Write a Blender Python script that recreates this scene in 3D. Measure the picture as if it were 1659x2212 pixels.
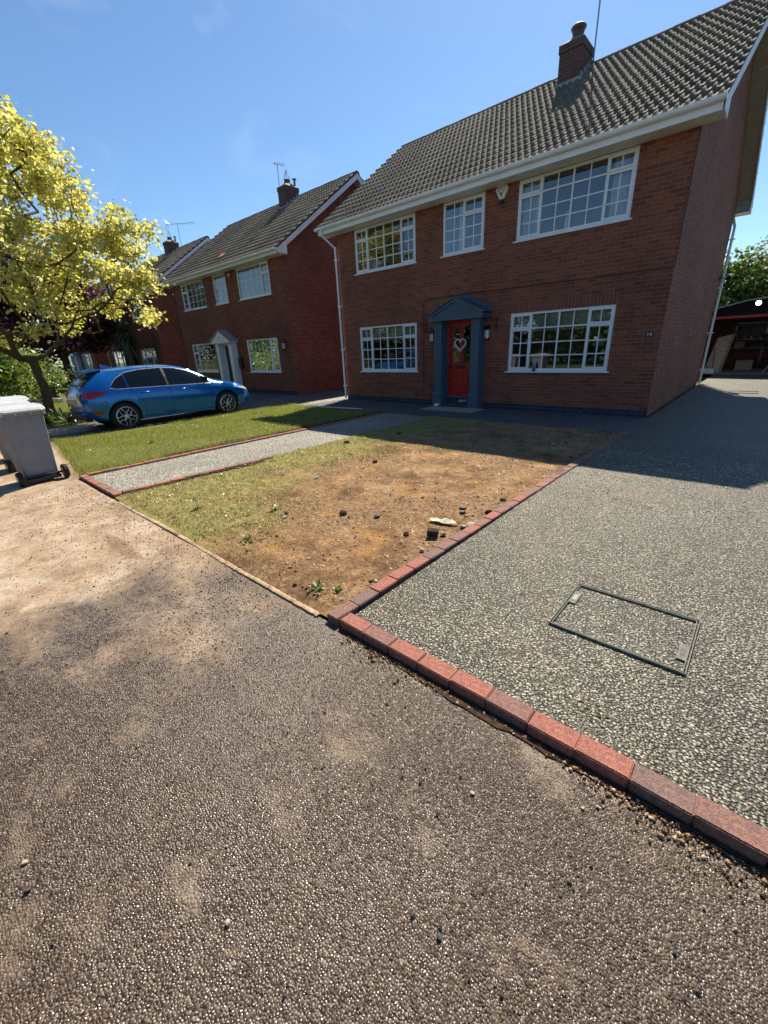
import bpy, bmesh, math, random
import numpy as np
from mathutils import Vector, Matrix
random.seed(7); RNG = np.random.default_rng(11)
sc = bpy.context.scene
for o in list(bpy.data.objects): bpy.data.objects.remove(o)

# ------------------------------------------------------------------ camera
CAM = dict(f=891.09, x=10.818, y=-10.302, z=1.614, yaw=-0.738, pitch=-0.378, roll=-0.046)
def cam_axes():
    a, p, r = CAM['yaw'], CAM['pitch'], CAM['roll']
    F = Vector((math.sin(a)*math.cos(p), math.cos(a)*math.cos(p), math.sin(p)))
    R = Vector((math.cos(a), -math.sin(a), 0)); U = R.cross(F)
    return math.cos(r)*R+math.sin(r)*U, -math.sin(r)*R+math.cos(r)*U, F
R_, U_, F_ = cam_axes()
cd = bpy.data.cameras.new('camera'); cam = bpy.data.objects.new('camera', cd); sc.collection.objects.link(cam)
cam.matrix_world = Matrix(((R_.x, U_.x, -F_.x, CAM['x']), (R_.y, U_.y, -F_.y, CAM['y']), (R_.z, U_.z, -F_.z, CAM['z']), (0, 0, 0, 1)))
cd.sensor_fit = 'VERTICAL'; cd.sensor_height = 36; cd.sensor_width = 27
cd.lens = CAM['f']/2212*36; cd.clip_start = .05; cd.clip_end = 2000
sc.camera = cam

# ------------------------------------------------------------------ light
SUN = Vector((-.30, .815, 1)).normalized()          # towards the sun
EL = math.asin(SUN.z); AZ = math.atan2(SUN.x, SUN.y)
w = bpy.data.worlds.new('World'); sc.world = w; w.use_nodes = True
wn, wl = w.node_tree.nodes, w.node_tree.links
sky = wn.new('ShaderNodeTexSky'); sky.sky_type = 'NISHITA'; sky.sun_disc = False
sky.sun_elevation = EL; sky.sun_rotation = AZ; sky.altitude = 20; sky.air_density = 1.0; sky.dust_density = .25; sky.ozone_density = 1.2
wn['Background'].inputs[1].default_value = .061
tint = wn.new('ShaderNodeMix'); tint.data_type = 'RGBA'; tint.blend_type = 'MULTIPLY'; tint.inputs[0].default_value = 1
tint.inputs[7].default_value = (.82, 1.03, 1.19, 1); wl.new(sky.outputs[0], tint.inputs[6])
# a few faint high wisps of cloud
wtc = wn.new('ShaderNodeTexCoord'); wmp = wn.new('ShaderNodeMapping'); wmp.inputs['Scale'].default_value = (1.2, 5, 9); wmp.inputs['Rotation'].default_value = (.3, .5, .6)
wnz = wn.new('ShaderNodeTexNoise'); wnz.inputs['Scale'].default_value = 1.6; wnz.inputs['Detail'].default_value = 6; wnz.inputs['Distortion'].default_value = .5
wrp = wn.new('ShaderNodeValToRGB'); wrp.color_ramp.elements[0].position = .60; wrp.color_ramp.elements[1].position = .92; wrp.color_ramp.elements[1].color = (.22, .22, .22, 1)
cm = wn.new('ShaderNodeMix'); cm.data_type = 'RGBA'; cm.inputs[7].default_value = (7.5, 8.2, 8.8, 1)
wl.new(wtc.outputs['Generated'], wmp.inputs[0]); wl.new(wmp.outputs[0], wnz.inputs['Vector']); wl.new(wnz.outputs['Fac'], wrp.inputs[0]); wl.new(wrp.outputs[0], cm.inputs[0])
wl.new(tint.outputs[2], cm.inputs[6]); wl.new(cm.outputs[2], wn['Background'].inputs[0])
sd = bpy.data.lights.new('sun', 'SUN'); sd.energy = 5.0; sd.angle = math.radians(.53); sd.color = (1, .89, .72)
sun = bpy.data.objects.new('sun', sd); sc.collection.objects.link(sun)
sun.rotation_euler = (-SUN).to_track_quat('-Z', 'Y').to_euler()
sc.view_settings.view_transform = 'Standard'; sc.view_settings.look = 'None'
sc.view_settings.gamma = 1; sc.view_settings.exposure = 1.02
sc.cycles.max_bounces = 8; sc.cycles.transparent_max_bounces = 16
sc.cycles.use_denoising = True

# ------------------------------------------------------------------ node helpers
class G:
    def __init__(s, name):
        s.m = bpy.data.materials.new(name); s.m.use_nodes = True
        s.n, s.l = s.m.node_tree.nodes, s.m.node_tree.links
        s.b = s.n['Principled BSDF']; s.out = s.n['Material Output']
        s.tc = s.n.new('ShaderNodeTexCoord'); s.P = s.tc.outputs['Object']; s.UV = s.tc.outputs['UV']
    def lk(s, a, b): s.l.new(a, b)
    def val(s, sock, v):
        if isinstance(v, (int, float)): sock.default_value = v
        elif isinstance(v, tuple): sock.default_value = (*v, 1) if len(v) == 3 and sock.type == 'RGBA' else v
        else: s.l.new(v, sock)
    def noise(s, scale, detail=3, rough=.55, vec=None, dist=0):
        t = s.n.new('ShaderNodeTexNoise'); t.inputs['Scale'].default_value = scale; t.inputs['Detail'].default_value = detail
        t.inputs['Roughness'].default_value = rough; t.inputs['Distortion'].default_value = dist
        s.l.new(vec or s.P, t.inputs['Vector']); return t.outputs['Fac']
    def vor(s, scale, out='Distance', vec=None, feat='F1', rnd=1):
        t = s.n.new('ShaderNodeTexVoronoi'); t.feature = feat; t.inputs['Scale'].default_value = scale
        t.inputs['Randomness'].default_value = rnd
        s.l.new(vec or s.P, t.inputs['Vector']); return t.outputs[out]
    def ramp(s, fac, stops, interp='LINEAR'):
        t = s.n.new('ShaderNodeValToRGB'); e = t.color_ramp.elements; t.color_ramp.interpolation = interp
        while len(e) < len(stops): e.new(.5)
        for i, (p, c) in enumerate(stops):
            e[i].position = p; e[i].color = (c, c, c, 1) if isinstance(c, (int, float)) else (*c, 1)
        s.l.new(fac, t.inputs[0]); return t.outputs[0]
    def mix(s, f, a, b, mode='MIX'):
        t = s.n.new('ShaderNodeMix'); t.data_type = 'RGBA'; t.blend_type = mode
        s.val(t.inputs[0], f); s.val(t.inputs[6], a); s.val(t.inputs[7], b); return t.outputs[2]
    def math(s, op, a, b=0., c=0.):
        t = s.n.new('ShaderNodeMath'); t.operation = op
        s.val(t.inputs[0], a); s.val(t.inputs[1], b); s.val(t.inputs[2], c); return t.outputs[0]
    def maps(s, vec, scale=(1, 1, 1), rot=(0, 0, 0), loc=(0, 0, 0)):
        t = s.n.new('ShaderNodeMapping'); t.inputs['Scale'].default_value = scale; t.inputs['Rotation'].default_value = rot
        t.inputs['Location'].default_value = loc; s.l.new(vec, t.inputs[0]); return t.outputs[0]
    def xyz(s, vec=None):
        t = s.n.new('ShaderNodeSeparateXYZ'); s.l.new(vec or s.P, t.inputs[0]); return t.outputs
    def bump(s, h, strength=.5, dist=.01, prev=None):
        t = s.n.new('ShaderNodeBump'); t.inputs['Strength'].default_value = strength; t.inputs['Distance'].default_value = dist
        s.l.new(h, t.inputs['Height'])
        if prev is not None: s.l.new(prev, t.inputs['Normal'])
        return t.outputs[0]
    def facets(s, colsock, amt, prev):
        '''tilt each stone's face by its own random amount'''
        a = s.n.new('ShaderNodeVectorMath'); a.operation = 'SUBTRACT'; s.l.new(colsock, a.inputs[0]); a.inputs[1].default_value = (.5, .5, .5)
        b = s.n.new('ShaderNodeVectorMath'); b.operation = 'SCALE'; s.l.new(a.outputs[0], b.inputs[0]); b.inputs['Scale'].default_value = amt
        c = s.n.new('ShaderNodeVectorMath'); c.operation = 'ADD'; s.l.new(b.outputs[0], c.inputs[0]); s.l.new(prev, c.inputs[1])
        d = s.n.new('ShaderNodeVectorMath'); d.operation = 'NORMALIZE'; s.l.new(c.outputs[0], d.inputs[0]); return d.outputs[0]
    def fin(s, col=None, rough=None, spec=None, nrm=None, metal=None, **kw):
        if col is not None: s.val(s.b.inputs['Base Color'], col)
        if rough is not None: s.val(s.b.inputs['Roughness'], rough)
        if spec is not None: s.val(s.b.inputs['Specular IOR Level'], spec)
        if metal is not None: s.val(s.b.inputs['Metallic'], metal)
        if nrm is not None: s.l.new(nrm, s.b.inputs['Normal'])
        for k, v in kw.items(): s.val(s.b.inputs[k.replace('_', ' ')], v)
        return s.m

def plain(name, c, rough=.5, spec=.5, var=.12, vs=6, bump=0, bs=60, metal=0, **kw):
    g = G(name); n = g.noise(vs, 4)
    lo = tuple(max(0, x*(1-var)) for x in c); hi = tuple(min(1, x*(1+var)) for x in c)
    col = g.ramp(n, [(.3, lo), (.7, hi)])
    nr = g.bump(g.noise(bs, 3), bump, .004) if bump else None
    rr = g.math('ADD', g.math('MULTIPLY', g.noise(vs*3, 2), .2), rough-.1)
    return g.fin(col, rr, spec, nr, metal, **kw)

def paver(name, c):
    g = G(name); n = g.noise(70, 5, .8); v = g.vor(330, 'Color'); sp = g.n.new('ShaderNodeSeparateColor'); g.lk(v, sp.inputs[0])
    col = g.ramp(n, [(.3, tuple(x*.55 for x in c)), (.7, tuple(min(1, x*1.3) for x in c))])
    col = g.mix(.6, col, g.ramp(sp.outputs[0], [(0, .45), (.6, 1.), (1, 1.7)]), 'MULTIPLY')
    big = g.noise(11, 3, .6); col = g.mix(.5, col, g.ramp(big, [(.35, (.6, .62, .68)), (.65, (1.15, 1.05, 1.))]), 'MULTIPLY')
    return g.fin(col, .85, .3, g.bump(g.vor(330), .8, .003))
def brick_mat(name, c1, c2, mortar, bw=.225, rh=.075, ms=.0062, rot=0, stain=.35):
    g = G(name)
    v = g.UV if not rot else g.maps(g.UV, rot=(0, 0, rot))
    wob = g.noise(9, 2, vec=g.UV)
    t = g.n.new('ShaderNodeTexBrick'); g.lk(v, t.inputs['Vector'])
    for k, x in {'Scale': 1, 'Mortar Size': ms, 'Mortar Smooth': .25, 'Bias': -.1, 'Brick Width': bw, 'Row Height': rh}.items(): t.inputs[k].default_value = x
    t.inputs['Color1'].default_value = (*c1, 1); t.inputs['Color2'].default_value = (*c2, 1); t.inputs['Mortar'].default_value = (*mortar, 1)
    f = g.noise(38, 4, .7, vec=g.UV); big = g.noise(.55, 3, .6, vec=g.UV)
    col = g.mix(.55, t.outputs['Color'], g.ramp(f, [(.3, .45), (.7, 1.)]), 'MULTIPLY')
    col = g.mix(stain, col, g.ramp(big, [(.35, .55), (.65, 1.15)]), 'MULTIPLY')
    h = g.math('ADD', g.math('SUBTRACT', 1, t.outputs['Fac']), g.math('MULTIPLY', f, .35))
    return g.fin(col, .88, .25, g.bump(h, .9, .008))

def emis_none(): pass

M = {}
M['brick'] = brick_mat('red_brick', (.315, .106, .062), (.170, .062, .042), (.38, .21, .15), stain=.4)
M['brick2'] = brick_mat('red_brick_neighbour', (.275, .092, .060), (.155, .055, .040), (.34, .19, .15), stain=.4)
M['bluebrick'] = brick_mat('blue_brick', (.045, .055, .085), (.03, .036, .055), (.16, .15, .15))
M['soldier'] = brick_mat('soldier_brick', (.27, .095, .058), (.19, .07, .048), (.36, .24, .19), rot=math.pi/2, stain=.2)
M['chimbrick'] = brick_mat('chimney_brick', (.16, .075, .065), (.10, .055, .055), (.24, .17, .15), stain=.4)
M['upvc'] = plain('white_upvc', (.74, .77, .80), .32, .5, .05, 3)
M['upvc_dirty'] = plain('weathered_white_upvc', (.66, .67, .63), .4, .5, .14, 5)
M['cream'] = plain('cream_timber', (.60, .60, .54), .45, .5, .08, 5)
M['rubber'] = plain('black_seal', (.012, .012, .012), .6)
M['black'] = plain('black_paint', (.012, .012, .013), .38, .5, .2, 12)
M['porchblue'] = plain('slate_blue_paint', (.052, .092, .135), .45, .5, .12, 8, bump=.25, bs=40)
M['reddoor'] = plain('red_door_paint', (.40, .008, .012), .28, .5, .08, 4)
M['lead'] = plain('lead_flashing', (.30, .31, .33), .55, .5, .3, 14, bump=.4, bs=30)
M['mortar'] = plain('cement_flaunching', (.33, .31, .28), .9, .3, .25, 20, bump=.6, bs=40)
M['terracotta'] = plain('terracotta_pot', (.14, .085, .07), .8, .3, .25, 12)
M['steel'] = plain('galvanised_steel', (.11, .10, .09), .6, .4, .3, 20, metal=.3)
M['ally'] = plain('grey_aluminium', (.35, .36, .37), .4, .5, .1, 20, metal=.8)
M['floor'] = plain('interior_floor', (.10, .07, .05), .7)
M['inwall'] = plain('interior_plaster', (.42, .40, .36), .9, .2)
M['curtain'] = None
def curtain_mat():
    g = G('net_curtain'); x = g.xyz()
    s = g.n.new('ShaderNodeTexWave'); s.wave_type = 'BANDS'; s.bands_direction = 'X'
    s.inputs['Scale'].default_value = 4.5; s.inputs['Distortion'].default_value = 1.2; s.inputs['Detail'].default_value = 1.5
    g.lk(g.P, s.inputs['Vector'])
    col = g.ramp(s.outputs['Fac'], [(0, (.55, .56, .60)), (1, (.80, .81, .84))])
    return g.fin(col, .9, .1, g.bump(s.outputs['Fac'], .8, .03))
M['curtain'] = curtain_mat()
M['blind'] = plain('roller_blind', (.46, .47, .42), .9, .1, .15, 18)
def glass_mat(name='window_glass', base=.10, gain=1.15):
    g = G(name); g.n.remove(g.b)
    fr = g.n.new('ShaderNodeFresnel'); fr.inputs[0].default_value = 1.5
    f = g.math('MULTIPLY_ADD', fr.outputs[0], gain, base)
    gl = g.n.new('ShaderNodeBsdfGlossy'); gl.inputs['Roughness'].default_value = .0; gl.inputs['Color'].default_value = (.93, .96, 1, 1)
    nb = g.bump(g.noise(2.2, 2), .10, .004); g.lk(nb, gl.inputs['Normal'])
    tr = g.n.new('ShaderNodeBsdfTransparent'); tr.inputs[0].default_value = (.72, .78, .76, 1)
    mx = g.n.new('ShaderNodeMixShader'); g.lk(f, mx.inputs[0]); g.lk(tr.outputs[0], mx.inputs[1]); g.lk(gl.outputs[0], mx.inputs[2])
    g.lk(mx.outputs[0], g.out.inputs[0]); return g.m
M['glass'] = glass_mat()
M['carglass'] = plain('tinted_car_glass', (.004, .005, .006), .06, .45, .05)
def tile_mat():
    g = G('concrete_roof_tiles'); n = g.noise(14, 5, .7); b = g.noise(.8, 3)
    lich = g.ramp(g.noise(45, 2, .5), [(.62, 0), (.70, 1)])
    col = g.ramp(n, [(.25, (.085, .070, .053)), (.75, (.25, .215, .165))])
    col = g.mix(.5, col, g.ramp(b, [(.35, .6), (.65, 1.1)]), 'MULTIPLY')
    col = g.mix(g.math('MULTIPLY', lich, .35), col, (.42, .40, .33))
    return g.fin(col, .9, .25, g.bump(g.noise(90, 3), .5, .004))
M['tile'] = tile_mat()
M['ridge'] = plain('ridge_tile', (.12, .105, .095), .9, .2, .3, 20, bump=.5)
M['felt'] = plain('dark_roof_felt', (.014, .014, .015), .95, .08, .2, 5)
M['redpaint'] = plain('red_fascia_paint', (.38, .03, .035), .5, .4, .2, 9)
M['soffit_brown'] = plain('grey_brown_soffit', (.30, .26, .22), .7, .3, .15, 6)
M['pinkwhite'] = plain('offwhite_bargeboard', (.70, .68, .70), .5, .4, .08, 4)

# ------------------------------------------------------------------ mesh helpers
def setp(o, label=None, cat=None, group=None, kind=None):
    for k, v in (('label', label), ('category', cat), ('group', group), ('kind', kind)):
        if v: o[k] = v
    return o
def thing(name, label, cat, loc=(0, 0, 0), rz=0, group=None):
    o = bpy.data.objects.new(name, None); o.empty_display_size = .2; sc.collection.objects.link(o)
    o.location = loc; o.rotation_euler = (0, 0, rz); return setp(o, label, cat, group)
def link_mesh(name, me, mat, parent=None):
    o = bpy.data.objects.new(name, me); sc.collection.objects.link(o)
    if mat and not me.materials: me.materials.append(mat)
    if parent: o.parent = parent
    return o
def box_uv(me):
    n = len(me.loops); 
    if not n: return
    co = np.empty(len(me.vertices)*3, 'f'); me.vertices.foreach_get('co', co); co = co.reshape(-1, 3)
    li = np.empty(n, 'i'); me.loops.foreach_get('vertex_index', li)
    pn = np.empty(len(me.polygons)*3, 'f'); me.polygons.foreach_get('normal', pn); pn = np.abs(pn.reshape(-1, 3))
    tot = np.empty(len(me.polygons), 'i'); me.polygons.foreach_get('loop_total', tot)
    ln = np.repeat(pn, tot, axis=0); p = co[li]
    uv = np.empty((n, 2), 'f')
    ax = ln.argmax(1)
    uv[:, 0] = np.where(ax == 0, p[:, 1], p[:, 0]); uv[:, 1] = np.where(ax == 2, p[:, 1], p[:, 2])
    l = me.uv_layers.new(name='UVMap'); l.data.foreach_set('uv', uv.ravel())
class B:
    def __init__(s): s.v = []; s.f = []
    def add(s, vs, fs):
        k = len(s.v); s.v += [tuple(v) for v in vs]; s.f += [tuple(i+k for i in f) for f in fs]; return s
    def box(s, x0, x1, y0, y1, z0, z1):
        return s.add([(x0, y0, z0), (x1, y0, z0), (x1, y1, z0), (x0, y1, z0), (x0, y0, z1), (x1, y0, z1), (x1, y1, z1), (x0, y1, z1)],
                     [(0, 3, 2, 1), (4, 5, 6, 7), (0, 1, 5, 4), (1, 2, 6, 5), (2, 3, 7, 6), (3, 0, 4, 7)])
    def quad(s, *p): return s.add(p, [tuple(range(len(p)))])
    def prism(s, prof, a0, a1, axis=0):
        """extrude a 2D profile along axis; profile coords are the two other axes in order"""
        def m(a, p):
            return {0: (a, p[0], p[1]), 1: (p[0], a, p[1]), 2: (p[0], p[1], a)}[axis]
        n = len(prof); vs = [m(a0, p) for p in prof]+[m(a1, p) for p in prof]
        fs = [tuple(range(n))[::-1], tuple(range(n, 2*n))]+[(i, (i+1) % n, n+(i+1) % n, n+i) for i in range(n)]
        return s.add(vs, fs)
    def tube(s, pts, r, n=8, cap=True):
        pts = [Vector(p) for p in pts]; rs = r if isinstance(r, (list, tuple)) else [r]*len(pts)
        vs = []; prevu = None
        for i, p in enumerate(pts):
            d = (pts[min(i+1, len(pts)-1)]-pts[max(i-1, 0)])
            if d.length < 1e-9: d = Vector((0, 0, 1))
            d.normalize()
            u = (prevu - d*prevu.dot(d)) if prevu is not None else d.orthogonal()
            if u.length < 1e-6: u = d.orthogonal()
            u.normalize(); prevu = u; w_ = d.cross(u)
            for k in range(n):
                a = 2*math.pi*k/n; vs.append(p+(u*math.cos(a)+w_*math.sin(a))*rs[i])
        fs = []
        for i in range(len(pts)-1):
            for k in range(n):
                a = i*n+k; b = i*n+(k+1) % n; fs.append((a, b, b+n, a+n))
        if cap: fs += [tuple(range(n))[::-1], tuple(range((len(pts)-1)*n, len(pts)*n))]
        return s.add(vs, fs)
    def lathe(s, prof, c=(0, 0, 0), n=16, axis=2):
        """prof: (r, h) list"""
        vs = []
        for r, h in prof:
            for k in range(n):
                a = 2*math.pi*k/n; x, y = r*math.cos(a), r*math.sin(a)
                v = {2: (x, y, h), 0: (h, x, y), 1: (x, h, y)}[axis]
                vs.append((v[0]+c[0], v[1]+c[1], v[2]+c[2]))
        m = len(prof); fs = [(i*n+k, i*n+(k+1) % n, (i+1)*n+(k+1) % n, (i+1)*n+k) for i in range(m-1) for k in range(n)]
        fs += [tuple(range(n))[::-1], tuple(range((m-1)*n, m*n))]
        return s.add(vs, fs)
    def done(s, name, mat, parent=None, smooth=False, bevel=0, fix=True):
        me = bpy.data.meshes.new(name); me.from_pydata(s.v, [], s.f); me.update()
        if fix and len(s.v) < 60000:
            bm = bmesh.new(); bm.from_mesh(me); bmesh.ops.recalc_face_normals(bm, faces=bm.faces); bm.to_mesh(me); bm.free()
        me.update(); box_uv(me)
        if smooth:
            me.polygons.foreach_set('use_smooth', [True]*len(me.polygons))
        o = link_mesh(name, me, mat, parent)
        if bevel:
            md = o.modifiers.new('bevel', 'BEVEL'); md.width = bevel; md.segments = 2; md.limit_method = 'ANGLE'; md.angle_limit = math.radians(40)
        return o
def npmesh(name, verts, faces, mat, parent=None, smooth=False):
    """numpy mesh; faces (m,k)"""
    me = bpy.data.meshes.new(name); nv, (nf, k) = len(verts), faces.shape
    me.vertices.add(nv); me.vertices.foreach_set('co', np.asarray(verts, 'f').ravel())
    me.loops.add(nf*k); me.loops.foreach_set('vertex_index', faces.astype('i').ravel())
    me.polygons.add(nf); me.polygons.foreach_set('loop_start', np.arange(nf, dtype='i')*k)
    try: me.polygons.foreach_set('loop_total', np.full(nf, k, 'i'))
    except Exception: pass
    if smooth: me.polygons.foreach_set('use_smooth', np.ones(nf, bool))
    me.update(calc_edges=True); me.validate()
    return link_mesh(name, me, mat, parent)
def copy_tree(o, parent=None):
    c = o.copy(); sc.collection.objects.link(c)
    if parent: c.parent = parent
    for ch in [x for x in bpy.data.objects if x.parent == o]: copy_tree(ch, c)
    return c
def text_mesh(name, s, size, mat, parent, loc, rot, ext=.002, align='CENTER'):
    cu = bpy.data.curves.new(name, 'FONT'); cu.body = s; cu.size = size; cu.extrude = ext; cu.align_x = align; cu.align_y = 'CENTER'
    t = bpy.data.objects.new(name, cu); sc.collection.objects.link(t)
    dg = bpy.context.evaluated_depsgraph_get(); me = bpy.data.meshes.new_from_object(t.evaluated_get(dg))
    bpy.data.objects.remove(t); o = link_mesh(name, me, mat, parent); o.location = loc; o.rotation_euler = rot; return o
def fbm(x, y, seed=0, oct=4, f0=1.):
    r = np.random.default_rng(seed); out = 0; a = 1.
    for i in range(oct):
        for _ in range(3):
            th = r.uniform(0, 2*np.pi); f = f0*2**i*r.uniform(.7, 1.3); ph = r.uniform(0, 6.28); th2 = r.uniform(0, 2*np.pi)
            out = out+a*np.sin(f*(x*np.cos(th)+y*np.sin(th))+ph+1.3*np.sin(f*.7*(x*np.cos(th2)+y*np.sin(th2))))
        a *= .5
    return out/4.

# ------------------------------------------------------------------ ground materials
def asphalt_mat():
    g = G('drive_tarmac'); X = g.xyz()
    wv = g.noise(1.1, 4, .6, dist=.6); w2 = g.noise(.45, 4, .65, vec=g.maps(g.P, (1, 1.6, 1), (0, 0, .5)))
    # dusting of sand, strongest where the lawn soil was carted over the tarmac (towards the far left)
    t = g.math('SUBTRACT', 8.62, X[0])
    t = g.math('ADD', g.math('MULTIPLY', t, .75), g.math('MULTIPLY', g.math('SUBTRACT', wv, .5), 3.4))
    t = g.math('ADD', t, g.math('MULTIPLY', g.math('SUBTRACT', w2, .5), 2.6)); t = g.math('ADD', t, g.math('MULTIPLY', g.math('SUBTRACT', g.noise(7, 6, .8), .5), 1.6))
    dust = g.ramp(t, [(.0, 0), (1., 1)])
    near = g.ramp(g.noise(1.7, 5, .7, vec=g.maps(g.P, (1, 1.7, 1), (0, 0, .6), (3, 1, 0))), [(.56, 0), (.72, 1)])
    v1 = g.vor(125, 'Color'); vd = g.vor(125, 'Distance')
    s = g.n.new('ShaderNodeSeparateColor'); g.lk(v1, s.inputs[0])
    stone = g.ramp(s.outputs[0], [(0, (.029, .017, .009)), (.5, (.046, .028, .0155)), (.9, (.072, .048, .030)), (1, (.12, .09, .062))])
    stone = g.mix(.5, stone, g.ramp(g.noise(3.1, 4, .6), [(.3, (.80, .62, .47)), (.5, (1., .92, .84)), (.7, (1.15, 1.16, 1.16))]), 'MULTIPLY')
    sand = g.ramp(g.noise(2.3, 5, .7), [(.3, (.26, .175, .11)), (.5, (.38, .285, .20)), (.7, (.48, .405, .32))])
    sand = g.mix(.45, sand, g.ramp(s.outputs[1], [(0, .55), (1, 1.15)]), 'MULTIPLY')
    dk = g.ramp(g.noise(.9, 4, .6, vec=g.maps(g.P, (1, 2, 1), (0, 0, .45), (9, 4, 0))), [(.52, 0), (.66, 1)])
    sand = g.mix(g.math('MULTIPLY', dk, .55), sand, (.16, .098, .06))
    dx = g.math('DIVIDE', g.math('SUBTRACT', X[0], 6.62), .55); dy = g.math('DIVIDE', g.math('SUBTRACT', X[1], -9.37), .085)
    rr = g.math('ADD', g.math('ADD', g.math('MULTIPLY', dx, dx), g.math('MULTIPLY', dy, dy)), g.math('MULTIPLY', g.noise(4, 4, .7), 1.2))
    sand = g.mix(g.ramp(rr, [(.9, .75), (1.0, 0)]) if False else g.math('MULTIPLY', g.ramp(g.math('MULTIPLY', rr, .5), [(.5, 1), (.75, 0)]), .6), sand, (.15, .085, .045))
    f = g.math('MULTIPLY', dust, g.ramp(g.noise(6, 4, .7), [(.25, .55), (.6, 1)]))
    f = g.math('MAXIMUM', f, g.math('MULTIPLY', near, .42))
    # soil washed along the foot of the block edging
    band = g.math('SUBTRACT', g.math('MULTIPLY', g.ramp(g.noise(2.6, 4, .65, vec=g.maps(g.P, loc=(5, 2, 0))), [(.42, 0), (.72, 1)]), .20), g.math('SUBTRACT', -8.93, X[1]))
    band = g.math('MULTIPLY', g.ramp(g.math('ADD', band, g.math('MULTIPLY', g.math('SUBTRACT', g.noise(30, 5, .8), .5), .16)), [(0, 0), (.09, 1)]), g.ramp(g.math('SUBTRACT', X[0], 9.2), [(.3, 0), (.6, 1)]))
    f = g.math('MAXIMUM', f, g.math('MULTIPLY', band, .5))
    col = g.mix(f, stone, sand)
    # stones stand proud in a rounded grain; thinner where dust fills the gaps
    h = g.math('SUBTRACT', 1, g.math('MULTIPLY', vd, 1.3))
    h = g.math('ADD', h, g.math('MULTIPLY', s.outputs[2], .9))
    h = g.math('MULTIPLY', h, g.math('SUBTRACT', 1, g.math('MULTIPLY', f, .55)))
    nb = g.bump(h, 1., .0032)
    nb = g.bump(g.noise(5, 3), .35, .02, nb)
    nb = g.facets(v1, .35, nb)
    rg = g.math('MULTIPLY_ADD', s.outputs[0], .30, .30); rg = g.math('MULTIPLY_ADD', f, .5, rg)
    return g.fin(col, rg, g.math('SUBTRACT', .85, g.math('MULTIPLY', f, .7)), nb)
def tarmac_dark():
    g = G('dark_tarmac'); v = g.vor(80, 'Color'); s = g.n.new('ShaderNodeSeparateColor'); g.lk(v, s.inputs[0])
    col = g.ramp(s.outputs[0], [(0, (.04, .04, .042)), (1, (.12, .12, .125))])
    col = g.mix(.5, col, g.ramp(g.noise(1.3, 5, .7), [(.3, .6), (.7, 1.2)]), 'MULTIPLY')
    return g.fin(col, .75, .4, g.bump(g.vor(80), .6, .005))
def gravel_mat(name='pebble_gravel', sc_=66, c=((.07, .062, .045), (.17, .158, .115), (.31, .295, .225), (.48, .46, .38)), d=.008):
    g = G(name); vec = g.maps(g.P, (1, 1.25, 1), (0, 0, .7))
    jit = g.n.new('ShaderNodeMixRGB')
    v1 = g.vor(sc_, 'Color', vec); vd = g.vor(sc_, 'Distance', vec)
    s = g.n.new('ShaderNodeSeparateColor'); g.lk(v1, s.inputs[0])
    g.n.remove(jit)
    col = g.ramp(s.outputs[0], [(0, c[0]), (.35, c[1]), (.8, c[2]), (1, c[3])])
    tint = g.ramp(s.outputs[1], [(0, (1.08, .92, .78)), (.4, (1, 1, 1)), (1, (.86, .93, .9))])
    col = g.mix(.6, col, tint, 'MULTIPLY')
    gap = g.ramp(vd, [(.34, 1), (.58, .07)])
    col = g.mix(1., col, gap, 'MULTIPLY')
    big = g.ramp(g.noise(1.0, 5, .65), [(.3, .66), (.7, 1.12)])
    col = g.mix(.75, col, big, 'MULTIPLY')
    rust = g.ramp(g.noise(.9, 3, .5, vec=g.maps(g.P, loc=(4, 7, 0))), [(.64, 0), (.74, 1)])
    col = g.mix(g.math('MULTIPLY', rust, .3), col, (.20, .12, .08))
    h = g.ramp(vd, [(0, 1), (.35, .86), (.7, .0)])
    h = g.math('ADD', h, g.math('MULTIPLY', s.outputs[2], .8))
    nb = g.bump(h, 1., d); nb = g.bump(g.noise(7, 3), .4, .03, nb); nb = g.facets(v1, .3, nb)
    return g.fin(col, .55, .45, nb)
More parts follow.
